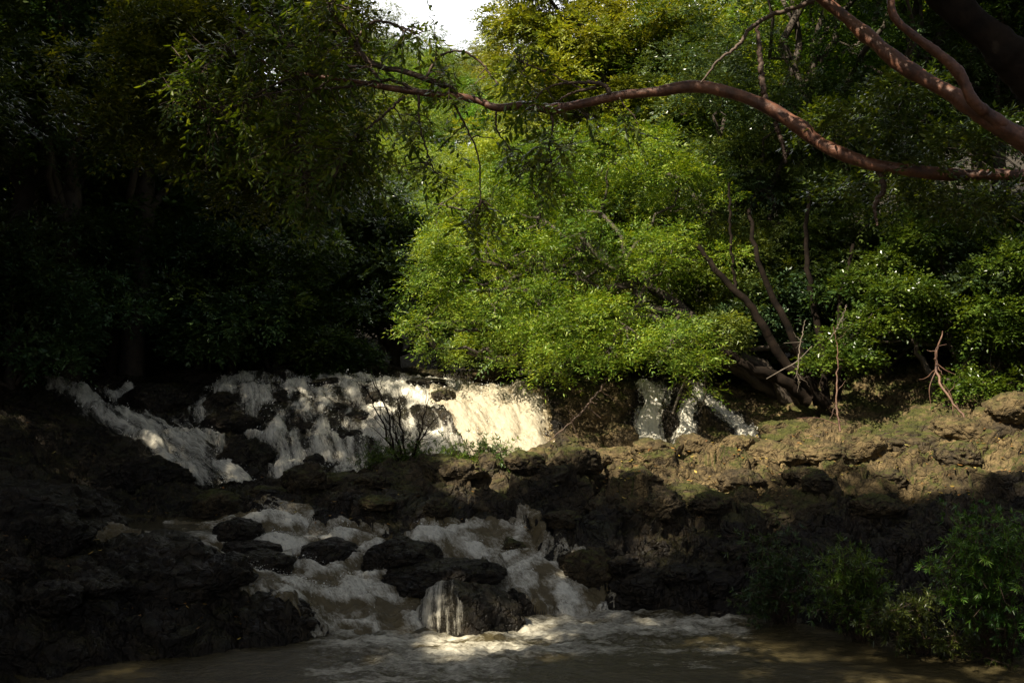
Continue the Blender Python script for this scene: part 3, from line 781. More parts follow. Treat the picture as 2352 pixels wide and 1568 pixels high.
def tube(paths, sides=7):
    """paths: list of (points (n,3), radii (n)); returns V, F lists joined"""
    Vs, Fs = [], []; off = 0
    for pts, rad in paths:
        pts = np.asarray(pts, float); rad = np.asarray(rad, float); n = len(pts)
        tg = np.gradient(pts, axis=0); tg = norm(tg)
        ref = np.array([0, 0, 1.0]) if abs(tg[0][2]) < .9 else np.array([1.0, 0, 0])
        u = norm(np.cross(tg, ref)[None])[0] if False else np.zeros_like(tg)
        cur = np.cross(tg[0], ref); cur /= np.linalg.norm(cur)
        for i in range(n):
            cur = cur - tg[i] * np.dot(cur, tg[i]); cur /= max(np.linalg.norm(cur), 1e-6); u[i] = cur
        v = np.cross(tg, u)
        an = np.arange(sides) * 2 * math.pi / sides
        ring = pts[:, None, :] + rad[:, None, None] * (np.cos(an)[None, :, None] * u[:, None, :] + np.sin(an)[None, :, None] * v[:, None, :])
        Vs.append(ring.reshape(-1, 3))
        i = np.arange(n - 1)[:, None] * sides; j = np.arange(sides)[None]
        q = np.stack([i + j, i + (j + 1) % sides, i + sides + (j + 1) % sides, i + sides + j], -1).reshape(-1, 4) + off
        Fs.append(q)
        off += n * sides
    return np.concatenate(Vs), np.concatenate(Fs)

def spline(ctrl, n):
    """Catmull-Rom through control rows (any number of columns)"""
    c = np.asarray(ctrl, float); c = np.vstack([2 * c[0] - c[1], c, 2 * c[-1] - c[-2]])
    m = len(c) - 3; out = []
    for i in range(m):
        t = np.linspace(0, 1, max(2, n // m) + 1)[:-1, None]
        p0, p1, p2, p3 = c[i:i + 4]
        out.append(.5 * ((2 * p1) + (-p0 + p2) * t + (2 * p0 - 5 * p1 + 4 * p2 - p3) * t * t + (-p0 + 3 * p1 - 3 * p2 + p3) * t ** 3))
    out.append(c[-2][None]); return np.concatenate(out)

def limb(p0, p1, r0, r1, rnd, n=9, sag=.0, wob=.08):
    p0 = np.asarray(p0, float); p1 = np.asarray(p1, float); L = np.linalg.norm(p1 - p0)
    t = np.linspace(0, 1, n)[:, None]
    pts = p0 + (p1 - p0) * t
    pts[:, 2] += (np.sin(t[:, 0] * math.pi) * sag * L)
    w_ = rnd.normal(0, wob * L * .35, (n, 3)); w_[0] = 0; w_[-1] = 0
    pts += w_
    return pts, r0 + (r1 - r0) * np.linspace(0, 1, n)

# ------------------------------------------------------------------ leaf materials
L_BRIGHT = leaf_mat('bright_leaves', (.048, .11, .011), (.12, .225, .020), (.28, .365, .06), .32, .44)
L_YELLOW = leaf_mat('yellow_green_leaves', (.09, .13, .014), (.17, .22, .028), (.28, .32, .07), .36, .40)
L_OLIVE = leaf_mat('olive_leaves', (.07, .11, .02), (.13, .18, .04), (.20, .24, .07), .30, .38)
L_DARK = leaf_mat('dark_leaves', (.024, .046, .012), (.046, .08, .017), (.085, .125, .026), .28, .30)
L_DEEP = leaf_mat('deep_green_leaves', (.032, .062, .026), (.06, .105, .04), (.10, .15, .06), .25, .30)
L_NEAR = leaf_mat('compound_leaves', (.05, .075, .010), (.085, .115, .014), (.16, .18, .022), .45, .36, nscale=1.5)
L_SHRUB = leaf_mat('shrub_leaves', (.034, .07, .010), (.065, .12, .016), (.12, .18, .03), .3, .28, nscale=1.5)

# ------------------------------------------------------------------ forest tree prototypes
def make_tree(seed, H, R, RZ, cz, ncl, nspray, mat, L=.12, W=.05, name='forest_tree', crownname='crown', style='pinnate', bark=M_BARK, nleaf=8):
    r = np.random.default_rng(seed)
    root = bpy.data.objects.new(name, None); COL.objects.link(root); root.empty_display_size = .5
    ph = r.uniform(0, 6.283, ncl); z = r.uniform(-.75, 1, ncl); s = np.sqrt(1 - z * z); rr = r.uniform(.35, 1, ncl) ** .5
    c = np.stack([np.cos(ph) * s * R * rr, np.sin(ph) * s * R * rr, cz + z * RZ * rr], -1)
    c[:, :2] *= (1 + .25 * r.normal(0, 1, (ncl, 1)))
    rad = np.stack([r.uniform(.22, .36, ncl) * R] * 2 + [r.uniform(.14, .24, ncl) * R], -1)
    me = crown_mesh('crown', c, rad, nspray, seed + 1, L, W, nleaf, style=style)
    link(crownname, me, root, mat)
    th = max(.3, cz - RZ * .4); tr = .018 * H + .05
    paths = [limb((0, 0, -1.5), (r.normal(0, .3), r.normal(0, .3), th), tr * 1.25, tr * .75, r, 10, 0, .03)]
    top = paths[0][0][-1]
    for k in r.choice(ncl, min(ncl, 16), False):
        st = paths[0][0][r.integers(5, 10)] if r.random() < .4 else top
        paths.append(limb(st, c[k], tr * .42, tr * .08, r, 8, .06, .10))
    V, Fc = tube(paths, 6)
    link('trunk', mesh('trunk', V, Fc), root, bark)
    return root

def copy_tree(o):
    c = o.copy(); COL.objects.link(c)
    for ch in o.children:
        k = ch.copy(); COL.objects.link(k); k.parent = c
    return c

USED = set()
def place(proto, x, y, z, s, rz, label, group, cat='tree', sz=1.0):
    o = proto if proto.name not in USED else copy_tree(proto)
    USED.add(o.name)
    o.location = (x, y, z); o.scale = (s, s, s * sz); o.rotation_euler = (0, 0, rz)
    tag(o, label, cat, group)
    return o

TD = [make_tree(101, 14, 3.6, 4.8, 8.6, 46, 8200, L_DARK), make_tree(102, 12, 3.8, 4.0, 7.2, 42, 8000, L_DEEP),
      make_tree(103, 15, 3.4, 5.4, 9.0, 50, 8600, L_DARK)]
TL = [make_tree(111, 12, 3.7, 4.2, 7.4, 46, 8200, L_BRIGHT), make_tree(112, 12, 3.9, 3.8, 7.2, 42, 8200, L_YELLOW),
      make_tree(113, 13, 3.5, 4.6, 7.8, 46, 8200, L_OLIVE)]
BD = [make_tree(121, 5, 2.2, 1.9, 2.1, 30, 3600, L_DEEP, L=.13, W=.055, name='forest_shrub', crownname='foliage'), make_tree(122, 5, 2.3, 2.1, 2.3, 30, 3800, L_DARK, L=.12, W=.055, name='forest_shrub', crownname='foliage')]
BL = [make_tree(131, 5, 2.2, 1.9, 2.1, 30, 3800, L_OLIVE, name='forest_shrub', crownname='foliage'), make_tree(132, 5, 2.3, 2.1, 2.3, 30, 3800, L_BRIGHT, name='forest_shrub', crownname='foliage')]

fr = np.random.default_rng(55)
def row(protos, d, pxs, s, label, group, cat='tree', dz=0.0, jd=1.0, sz=1.0):
    ORD = ['leftmost', 'second from left', 'third from left', 'fourth from left', 'fifth from left', 'sixth from left', 'seventh from left']
    for i_, px in enumerate(pxs):
        dd = d + fr.uniform(-jd, jd); x = (px + fr.uniform(-25, 25) - 1176) / F * dd
        z = (ground_z(x, dd) if dd < 27.9 and abs(x / dd) < .95 else float(hill(np.array([x]), np.array([dd]))[0])) + dz
        p = protos[int(fr.integers(0, len(protos)))]
        place(p, x, dd, z - .3, s * fr.uniform(.88, 1.14), fr.uniform(0, 6.28), label + ', ' + (ORD[i_] if i_ < len(pxs) - 1 else 'rightmost'), group, cat, sz)
GL, GR, GF = 'trees of the shaded left bank', 'trees of the right bank slope', 'trees on the far hillside'
# left bank, from the water back
row(BD, 22.5, (-140, -50, 40), .9, 'dark shrub at the water side of the left bank', 'shrubs of the left bank', 'shrub')
row(BD, 26.5, (230, 330, 430, 520, 610), .95, 'dark shrub behind the rocks above the main waterfall', 'shrubs above the falls', 'shrub')
row(BD, 31.5, (-200, -60, 90, 230, 370, 480), 1.7, 'dark thicket shrub under the trees of the left bank', 'thicket of the left bank', 'shrub')
row(BD, 31, (560, 680, 790, 900), 1.2, 'dim green shrub in the shaded gully behind the falls', 'shrubs in the shaded gully', 'shrub')
row(TD, 24.5, (-150, 10, 160, 290), .92, 'dark broadleaf tree in the front row of the left bank', GL)
row(TD, 29, (-280, -60, 100), 1.0, 'dark broadleaf tree in the second row of the left bank', GL)
row(TD, 35, (-350, -150, 60, 230), 1.1, 'tall dark tree high on the left bank slope', GL)
row(TD[:2], 38, (640, 760, 880), .50, 'dim green tree in the shaded gully behind the falls', 'trees in the shaded gully')
row(TD, 19, (-560, -390), .95, 'dark tree beside the near rocks of the left bank', GL)
row(TD, 14, (-900, -560), .9, 'dark tree on the near left bank', GL)
# centre, sunlit trees up the valley
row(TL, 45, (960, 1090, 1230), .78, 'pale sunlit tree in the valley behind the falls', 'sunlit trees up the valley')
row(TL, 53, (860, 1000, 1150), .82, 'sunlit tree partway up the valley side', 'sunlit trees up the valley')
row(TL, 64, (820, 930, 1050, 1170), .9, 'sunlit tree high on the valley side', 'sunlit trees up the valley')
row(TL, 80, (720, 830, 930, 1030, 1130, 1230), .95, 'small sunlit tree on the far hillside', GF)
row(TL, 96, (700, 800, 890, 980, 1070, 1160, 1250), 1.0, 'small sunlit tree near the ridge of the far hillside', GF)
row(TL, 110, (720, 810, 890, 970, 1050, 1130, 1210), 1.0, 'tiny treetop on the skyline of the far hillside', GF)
# right bank
row(BL + BD, 28.5, (1180, 1330, 1480, 1640), .95, 'shrub on the bank behind the bright leaning tree', 'shrubs behind the leaning tree', 'shrub')
row(BD, 25.5, (1760, 1900, 2050, 2200, 2340, 2480), .85, 'shrub along the back of the right ledge', 'shrubs behind the ledge', 'shrub')
row(TD + TL[:1], 29, (1720, 1920, 2120, 2320, 2520), .95, 'broadleaf tree behind the ledge on the right bank', GR)
row(TL, 33, (1440, 1600, 1780), 1.0, 'sunlit yellow-green tree above the right bank', GR)
row(TL + TD[:1], 36, (1900, 2080, 2260, 2440, 2640), 1.1, 'tall tree on the right bank slope', GR)
row(TL, 42, (1420, 1530, 1640, 1800, 2000), 1.15, 'sunlit tree high on the right bank slope', GR)

for p in TD + TL + BD + BL:            # sources that were never planted
    if p.name not in USED:
        for ch in list(p.children): bpy.data.objects.remove(ch, do_unlink=True)
        bpy.data.objects.remove(p, do_unlink=True)

# ------------------------------------------------------------------ trees placed for their own shape
def blob_tree(name, base, blobs, nspray, mat, seed, label, group, L=.10, W=.04, ncl=14, tr=.14, bark=M_BARK, style='pinnate', nleaf=8, stems=3, lo=-.35, cr=(.28, .5), tl=.34, origin=None):
    """blobs: (px, py, d, rx, ry, rz) in metres"""
    r = np.random.default_rng(seed); base = np.asarray(base, float)
    root = bpy.data.objects.new(name, None); COL.objects.link(root); root.location = base
    C_, R_ = [], []; cen = []
    for (px, py, d, rx, ry, rz) in blobs:
        c0 = world(px, py, d) - base; cen.append(c0)
        k = max(4, int(ncl * (rx * rz) / 1.2))
        dv = norm(r.normal(0, 1, (k, 3))) * (r.uniform(.2, 1, (k, 1)) ** .5)
        C_.append(c0 + dv * np.array([rx, ry, rz])); q = r.uniform(cr[0], cr[1], k)
        R_.append(np.stack([q * 1.15, q * 1.15, q * .6], -1))
    C_ = np.concatenate(C_); R_ = np.concatenate(R_)
    link('crown', crown_mesh('crown', C_, R_, nspray, seed + 1, L, W, nleaf, tl=tl, style=style, lo=lo), root, mat)
    paths = []
    cen = np.array(cen)
    for s_ in range(stems):
        grp = cen[s_::stems]
        if len(grp) == 0: continue
        far = grp[np.argmax(np.linalg.norm(grp, axis=1))]
        st = np.array([r.normal(0, .12), r.normal(0, .12), -.4])
        main = limb(st, far * .92, tr, tr * .25, r, 14, .10, .05); paths.append(main)
        for g_ in grp:
            q = main[0][np.argmin(np.linalg.norm(main[0][3:12] - g_, axis=1)) + 3 - 0] if len(main[0]) > 12 else main[0][6]
            paths.append(limb(q, g_, tr * .4, tr * .12, r, 8, .04, .08))
            near_c = C_[np.argsort(np.linalg.norm(C_ - g_, axis=1))[:7]]
            for c in near_c: paths.append(limb(g_, c, tr * .13, tr * .03, r, 6, .0, .1))
    V, Fc = tube(paths, 6)
    link('trunk', mesh('trunk', V, Fc), root, bark)
    tag(root, label, 'tree', group)
    return root

# the bright tree leaning over the chute, and its neighbours on the right bank
bt = world(1860, 905, 24.6)
blob_tree('leaning_tree', bt, [
   (1400, 370, 24.6, 1.8, 1.4, .9), (1230, 400, 24.8, 1.5, 1.4, .9), (1030, 660, 23.8, .8, 1.0, .7), (970, 745, 23.4, .45, .5, .16), (1000, 560, 24, .4, .5, .2), (985, 650, 23.8, .35, .5, .2), (1000, 800, 23.4, .4, .5, .16), (1010, 470, 24.5, .4, .5, .25), (1620, 860, 22.6, .7, .7, .4), (1250, 450, 24.4, 1.7, 1.4, .8), (1560, 430, 24.8, 1.5, 1.4, .7),
   (1120, 560, 24.0, 1.4, 1.3, .9), (1330, 580, 23.6, 1.6, 1.4, .8), (1540, 590, 24.0, 1.4, 1.3, .7),
   (1135, 700, 23.4, 1.1, 1.1, .75), (1260, 720, 22.9, 1.5, 1.2, .7), (1440, 750, 22.8, 1.4, 1.1, .65),
   (1200, 800, 23.2, .95, .9, .45), (1300, 830, 22.5, 1.1, .9, .45), (1540, 800, 22.7, 1.1, .9, .45), (1400, 800, 22.4, .7, .7, .3)],
   13500, L_BRIGHT, 201, 'bright green multi-stemmed tree leaning over the sunlit chute', None, L=.10, W=.026, ncl=34, tr=.16, stems=5, cr=(.15, .33), tl=.34, lo=-.25)
lt = [o for o in COL.objects if o.name == 'leaning_tree'][0]
for rows in ([(1900,930,23.6,20),(1840,870,23.4,19),(1780,800,23.3,16),(1730,710,23.2,13),(1660,640,23.2,11),(1600,560,23.3,7)],
             [(1880,930,23.8,17),(1850,840,23.7,14),(1800,730,23.6,12),(1740,600,23.6,9),(1720,480,23.8,6)],
             [(1860,920,23.5,24),(1790,870,23.3,20),(1720,845,23.1,16),(1650,800,23.0,12),(1560,800,22.9,8)],
             [(1900,930,24,15),(1890,820,24,13),(1870,700,24,11),(1850,560,24,8),(1860,430,24,6)],
             [(1920,930,24,14),(1940,800,24,11),(1930,690,24,9),(1960,560,24,6)],
             [(1690,660,23.6,6),(1680,560,23.6,5),(1675,420,23.7,4)]):
    q = spline(np.array([(*world(a_, b_, c_), .68 * r_ / F * c_) for a_, b_, c_, r_ in rows]), 30)
    q[1:-1, :3] += RNG.normal(0, .02, (len(q) - 2, 3))
    V, Fc = tube([(q[:, :3] - bt, q[:, 3])], 9); link('stem', mesh('stem', V, Fc), lt, M_BLACK_SHADE)
blob_tree('leaning_tree', world(1800, 890, 26.2), [
   (1065, 600, 27.5, 1.1, 1.3, 1.0), (1090, 480, 28.0, 1.2, 1.3, .9), (1160, 380, 28.5, 1.6, 1.4, .9), (1070, 740, 26.5, .7, .9, .5), (1110, 800, 26.0, .8, .8, .45)],
   12000, L_YELLOW, 202, 'pale yellowish tree behind the left edge of the bright leaning tree', None, L=.10, W=.036, tr=.12, stems=2)
blob_tree('bank_tree', world(2000, 900, 26.5), [
   (1650, 640, 25.5, 1.3, 1.2, .8), (1780, 520, 26.5, 1.5, 1.3, .9), (1700, 380, 27, 1.6, 1.3, .8), (1900, 420, 27, 1.5, 1.3, .8), (1620, 780, 23.8, .9, .8, .6), (1900, 640, 26, 1.2, 1.0, .7)],
   9500, L_OLIVE, 203, 'dark-stemmed olive green tree right of the bright leaning tree', None, tr=.13, stems=4)
blob_tree('bank_tree', world(2200, 930, 23.5), [
   (1930, 800, 23, .8, .7, .5), (2050, 700, 23.4, 1.1, 1, .7), (2230, 760, 23, 1.1, 1, .8), (2330, 600, 23, 1.2, 1, .9), (2150, 560, 24, 1.3, 1.1, .8), (2280, 880, 22.6, .8, .7, .5)],
   8000, L_SHRUB, 204, 'dark glossy leaved tree behind the right end of the ledge', None, L=.085, W=.05, tr=.10, stems=4)
# upper right sunlit crown near the sky gap
blob_tree('bank_tree', world(1700, 800, 31), [
   (1215, 40, 31, 1.1, 1.4, 1.5), (1250, 180, 31, 1.5, 1.4, 1.2), (1330, 90, 31, 1.7, 1.5, 1.3), (1480, 60, 31.5, 1.8, 1.5, 1.4), (1420, 210, 31, 1.6, 1.4, .9), (1610, 120, 32, 1.7, 1.4, 1.2), (1220, -80, 31, 1.5, 1.4, 1.0)],
   14000, L_YELLOW, 205, 'sunlit yellow-green tree right of the gap of sky', None, L=.12, W=.048, tr=.2, stems=3)
# left: a tree whose sunlit fringe borders the sky
blob_tree('bank_tree', np.array([-9.5, 13.0, 1.5]), [
   (690, 20, 14, .75, .8, .6), (560, 60, 14, .85, .8, .6), (740, 110, 14.2, .5, .7, .4), (620, 200, 14, .85, .8, .5), (730, 250, 14.3, .5, .6, .45), (480, 150, 13.6, .8, .8, .6),
   (700, 350, 14, .7, .7, .5), (560, 330, 13.6, .8, .8, .6), (400, 60, 13.5, .9, .8, .6), (420, 300, 13.5, .8, .8, .6), (320, 180, 13.2, .8, .8, .6), (620, 440, 14.2, .6, .6, .4)],
   12500, L_NEAR, 206, 'tree left of the gap of sky with backlit yellow-green leaves', None, L=.075, W=.034, tr=.012, stems=1, ncl=30, cr=(.18, .34), bark=M_BLACK_SHADE)
# small overhanging boughs low on the left of the gully
blob_tree('bank_tree', world(560, 850, 26.5), [(720, 790, 25.5, 1.0, .8, .35), (640, 760, 25.8, 1.0, .8, .4), (800, 820, 25.5, .6, .6, .22)],
   3600, L_DARK, 208, 'low dark bough reaching right above the falls lip', None, L=.11, W=.04, tr=.07, stems=1)
# unseen crowns added above the picture, placed and thinned to throw shade and dapple
for i, (x, y, z, rx, ry, rz, n_) in enumerate([
        (-11.4, 9.5, 14.0, 3.4, 3.4, 1.6, 5600), (-11.6, 15.5, 14.5, 3.3, 3.4, 1.8, 1300), (-12.2, 21.5, 15.5, 3.3, 3.4, 1.8, 6000), (-17.5, 13.0, 13.5, 3.6, 5.0, 2.4, 7000), (-11.0, 3.6, 13.5, 3.2, 3.2, 1.5, 8500), (-16.2, 6.3, 13.8, 2.8, 3.0, 1.5, 9000), (-13.4, 5.2, 15.2, 2.6, 2.6, 1.1, 6500), (3.4, 22.0, 16.8, 1.9, 2.2, 1.0, 3600), (1.6, 19.8, 16.6, 1.5, 1.6, .9, 1800), (9.2, 24.0, 17.0, 2.6, 2.4, 1.2, 4000), (4.8, 18.2, 16.0, 1.6, 1.5, .9, 2200), (-.3, 5.6, 13.3, 1.2, 1.1, .8, 200),
        (-6.2, 8.6, 13.5, 3.3, 2.7, 1.3, 4000), (-1.0, 9.0, 13.2, 3.3, 2.6, 1.3, 8500), (3.2, 9.0, 13.2, 2.4, 2.6, 1.3, 5600),
        (-6.2, 3.3, 13.5, 3.0, 2.8, 1.3, 5200), (-2.2, -2.2, 13.0, 3.8, 3.2, 1.4, 8000), (3.4, -2.0, 13.0, 3.0, 3.0, 1.4, 6500), (6.5, 20.5, 16.0, 2.8, 2.6, 1.3, 5000)]):
    r = np.random.default_rng(300 + i); k = 26
    dv = norm(r.normal(0, 1, (k, 3))) * (r.uniform(.1, 1, (k, 1)) ** .45)
    bx, by = (min(x - 1.0, -12.0), y - 1) if x < 0 else (max(11.0, .6 * y), y - 1)
    root = bpy.data.objects.new('added_shade_tree', None); COL.objects.link(root); root.location = (bx, by, (ground_z(bx, by) if by > 2 else 1.5) - .3)
    off = np.array([x, y, z]) - np.array(root.location)
    c = off + dv * np.array([rx, ry, rz]); rad = np.stack([r.uniform(.7, 1.1, k)] * 2 + [r.uniform(.3, .5, k)], -1)
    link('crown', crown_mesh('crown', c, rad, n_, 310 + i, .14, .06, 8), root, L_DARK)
    tp = spline([(0, 0, 0, .30), (0, .2, off[2] * .45, .26), (off[0] * .04, 0, off[2] * .8, .22), (off[0] * .3, off[1] * .4, off[2] * 1.02, .16), (off[0], off[1], off[2], .09)], 24)
    V, Fc = tube([(tp[:, :3], tp[:, 3])] + [limb(off * .98, q, .07, .02, r, 6) for q in c[:10]], 7)
    link('trunk', mesh('trunk', V, Fc), root, M_BARK)
    tag(root, 'unseen tall tree added above the picture to throw shade', 'tree', 'unseen trees added for shade')

# ------------------------------------------------------------------ copper barked tree reaching in from the right
def W3(rows):   # px, py, d, radius px -> point + radius
    out = []
    for px, py, d, rp in rows:
        p = world(px, py, d); out.append((*p, rp / F * d))
    return np.array(out)
root = bpy.data.objects.new('copper_tree', None); COL.objects.link(root)
rb = np.array([6.6, 8.6, 0.8]); root.location = rb
tag(root, 'copper barked tree reaching a long limb in from the right', 'tree')
LIMBS = [
 [(2900,520,8.4,60),(2600,430,8.3,34),(2352,404,8.4,19),(2200,402,8.6,18),(2080,390,8.7,18),(1990,374,8.8,18),(1900,340,8.9,19),(1830,288,9.0,19),(1740,236,9.1,19),(1650,207,9.2,17),(1580,200,9.3,16),(1500,212,9.4,15),(1420,220,9.5,14),(1340,238,9.6,13),(1265,250,9.7,14),(1200,243,9.8,12),(1140,248,9.9,12),(1100,232,10,11),(1050,222,10,11),(960,212,10.1,10),(880,200,10.2,8),(830,190,10.3,7),(760,180,10.4,5.5),(700,170,10.5,4.5),(650,162,10.6,3.5),(600,140,10.7,2)],
 [(2900,700,8,60),(2600,470,7.6,52),(2420,360,7.5,46),(2330,310,7.5,32),(2270,275,7.5,27),(2200,225,7.6,24),(2130,185,7.7,22),(2060,140,7.8,21),(2010,98,7.9,21),(1960,55,8,19),(1880,-10,8.1,17),(1800,-90,8.2,15)],
 [(2330,310,7.5,26),(2270,262,7.45,20),(2235,230,7.4,17),(2200,165,7.4,15),(2150,120,7.4,15),(2090,75,7.4,13),(2050,30,7.4,11),(2045,-60,7.4,10)],
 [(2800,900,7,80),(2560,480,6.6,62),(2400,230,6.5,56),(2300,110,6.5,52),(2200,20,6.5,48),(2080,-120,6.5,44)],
]
for i, rows in enumerate(LIMBS):
    q = spline(W3(rows), 150); q[:, 3] *= .78 + .035 * np.interp(np.arange(len(q)), np.arange(0, len(q), 4), RNG.normal(0, 1, len(np.arange(0, len(q), 4))))
    q[:, :3] += .008 * RNG.normal(0, 1, (len(q), 3)).cumsum(0) * 0
    V, Fc = tube([(q[:, :3] - rb, q[:, 3])], 14)
    V = V + norm(RNG.normal(0, 1, V.shape)) * .0016
    kn = fbm3(V, 5, 3, 40 + i)[:, None]; V = V + norm(V - np.repeat(q[:, None, :3] - rb, 14, 1).reshape(-1, 3)) * np.maximum(kn, -.3) * .018 * (q[:, 3].repeat(14)[:, None] / .06).clip(.3, 2)
    link('limb', mesh('limb', V, Fc), root, M_RED if i < 3 else M_BLACK_SHADE)  # last limb is the shaded corner one: its shade is painted as near-black bark
V, Fc = tube([limb((0, 0, -1.2), world(2900, 700, 8) - rb + np.array([.2, 0, -.2]), .40, .28, RNG, 12, 0, .02),
              limb(world(2900, 700, 8) - rb + np.array([.2, 0, -.6]), world(2900, 520, 8.4) - rb, .24, .19, RNG, 6, 0, .0),
              limb(world(2900, 700, 8) - rb + np.array([.2, 0, -.4]), world(2800, 900, 7) - rb, .3, .26, RNG, 6, 0, .0)], 12)
link('trunk', mesh('trunk', V, Fc), root, M_RED)

cc = np.array([1.9, 4.5, 8.6]) - rb  # unseen leaf crown added sunward, to keep the corner limb in shade
dv = norm(RNG.normal(0, 1, (16, 3))) * RNG.uniform(.2, 1, (16, 1)) ** .5 * np.array([1.3, 1.0, .5])
link('added_shade_foliage', crown_mesh('added_shade_foliage', cc + dv, np.full((16, 3), .4) * np.array([1, 1, .5]), 2600, 61, .09, .04, 8), root, L_NEAR)
SC, SR = [], []  # unseen leaf clusters added towards the sun, to drop leaf shadows on the limbs
for a_ in ((2200,402,8.6),(2060,388,8.7),(1960,368,8.8),(1870,320,8.9),(2130,185,7.7),(2230,240,7.6),(2330,310,7.5),(1740,236,9.1),(2060,120,7.8),(1420,220,9.5),(1250,250,9.7),(1560,205,9.3)):
    c_ = world(*a_) + np.array([-.45, -.45, .77]) * 2.3 - rb
    for _ in range(4): SC.append(c_ + RNG.normal(0, .3, 3)); SR.append([.22, .22, .12])
link('added_shade_foliage', crown_mesh('added_shade_foliage', np.array(SC), np.array(SR), 900, 62, .09, .035, 8), root, L_NEAR)
# finer boughs and twigs (pixel paths, radius in px)
BOUGHS = [
 [(1050,222,10,8),(1030,200,10,8),(990,185,10,7),(930,165,10.1,7),(860,150,10.1,6),(835,130,10.1,5.5),(820,100,10.1,5),(800,70,10,4.5),(770,40,10,4),(755,0,10,3.5),(748,-50,10,3)],
 [(850,140,10.1,5),(815,105,10.1,4),(850,55,10.1,4),(880,50,10.1,3.5),(930,65,10.1,3),(960,80,10.2,2)],
 [(880,200,10.2,5),(850,160,10.3,4),(780,150,10.3,4),(720,120,10.4,3.5),(640,100,10.5,3),(560,80,10.6,2)],
 [(960,212,10.1,5),(920,190,10.1,4),(880,185,10.2,3.5),(800,200,10.3,3),(720,205,10.4,2.5),(620,215,10.5,2),(540,245,10.5,2)],
 [(700,170,10.5,4),(640,190,10.6,3),(560,230,10.6,2.5),(480,250,10.6,2),(400,235,10.7,1.6)],
 [(930,222,10.1,4),(880,265,10.1,3),(830,310,10.1,2.5),(800,360,10.1,2)],
 [(960,215,10.1,4),(965,290,10,2.6),(985,360,10,2.2),(1000,400,10,1.8)],
 [(1040,235,10,3),(1075,300,10,2.4),(1098,360,10,2.2),(1103,430,10,1.8),(1104,470,10,1.6)],
 [(980,175,10,4),(1010,130,10,3),(1060,118,10,2.6),(1110,150,10,2.4),(1140,190,10,1.8)],
 [(1400,215,9.5,7),(1385,195,9.5,5),(1340,190,9.5,4),(1280,195,9.5,2.5),(1235,215,9.5,1.6)],
 [(1370,200,9.5,4),(1310,215,9.5,3),(1280,235,9.5,2)],
 [(1340,205,9.5,2.5),(1240,160,9.5,1.6),(1190,140,9.5,1.4)],
 [(1760,240,9.1,7),(1750,180,9.1,7),(1745,120,9.1,6),(1740,60,9.1,4)],
 [(1780,280,9.1,6),(1800,340,9.1,5),(1805,375,9.1,3.5)],
 [(1870,5,8,6),(1790,30,8,5.5),(1730,60,8,5),(1690,110,8,4),(1650,140,8,3),(1610,190,8,2)],
 [(2010,372,8.8,9),(2030,430,8.8,7),(2010,470,8.8,5),(2015,520,8.8,3)],
 [(760,180,10.4,4),(700,230,10.4,3),(680,300,10.4,2.4),(690,360,10.4,2),(700,420,10.4,1.6)],
 [(600,140,10.7,2.5),(520,130,10.7,2),(440,170,10.7,1.6)],
 [(1265,250,9.7,4),(1270,290,9.7,3),(1262,340,9.7,2),(1268,380,9.7,1.6)],
 [(1140,248,9.9,3),(1142,300,9.9,2.2),(1175,345,9.9,1.6)],
]
tips = []
tw = []
for rows in BOUGHS:
    q = spline(W3(rows), 40); q[1:, :3] += RNG.normal(0, .004, (len(q) - 1, 3)); tw.append((q[:, :3] - rb, q[:, 3])); tips.append(q)
# leafy regions along the boughs: (px, py, d, spread px x, spread px y, twigs)
REG = [(430,215,10.6,70,40,16),(520,250,10.6,80,50,22),(560,330,10.5,80,60,24),(480,130,10.7,90,60,18),(600,90,10.6,90,70,30),(680,60,10.4,70,60,26),(720,150,10.4,80,50,22),
       (640,230,10.5,80,50,24),(720,300,10.4,70,70,30),(760,400,10.3,70,60,30),(700,430,10.4,60,50,18),(820,330,10.1,60,70,28),(850,420,10.1,40,50,16),(850,130,10.1,60,40,18),
       (925,90,10.1,50,22,14),(985,70,10.2,35,22,10),(870,230,10.2,60,40,16),(960,290,10,50,40,18),(985,395,10,45,25,14),(1010,150,10,50,30,12),(1060,210,10,60,40,14),
       (1100,480,10,45,25,14),(1090,515,10,40,20,10),(1250,350,9.7,70,40,20),(1262,410,9.7,40,35,12),(1180,350,9.9,60,30,14),(1215,225,9.5,50,40,16),(1200,140,9.5,50,40,14),
       (1300,330,9.7,70,30,14),(1430,280,9.6,60,30,10),(750,20,10,50,40,16),(700,490,10.3,30,20,6)]
LP, LA, LS, LL_, LW_ = [], [], [], [], []
allq = np.concatenate([t[:, :3] for t in tips] + [spline(W3(LIMBS[0]), 150)[70:, :3]])
rr = np.random.default_rng(77)
for (px, py, d, sx, sy, n_) in REG:
    if px > 830: n_ = int(n_ * .42); sx *= .8; sy *= .8
    for _ in range(n_):
        e = world(px + rr.normal(0, sx * .6), py + rr.normal(0, sy * .6), d + rr.normal(0, .28))
        j = np.argmin(np.linalg.norm(allq - e, axis=1) + rr.uniform(0, .25, len(allq))); s0 = allq[j]
        pts, rd = limb(s0, e, .007, .0025, rr, 6, .05, .06); tw.append((pts - rb, rd))
        # three compound leaves per twig end, leaflets in pairs
        for t_ in range(3):
            o_ = pts[-1 - t_]; dr = norm((e - s0)[None] * .6 + rr.normal(0, .55 * np.linalg.norm(e - s0) + .1, (1, 3)) + np.array([[0, 0, -.12]]))
            a = sprays(o_[None], dr, rr, 9, .25, .082, .034, .95)
            LP.append(a[0]); LA.append(a[1]); LS.append(a[2]); LL_.append(a[3]); LW_.append(a[4])
            tw.append((np.stack([o_, o_ + dr[0] * .13 - np.array([0, 0, .006]), o_ + dr[0] * .24 - np.array([0, 0, .05])]) - rb, np.array([.002, .0016, .001])))
V, Fc = tube(tw, 5)
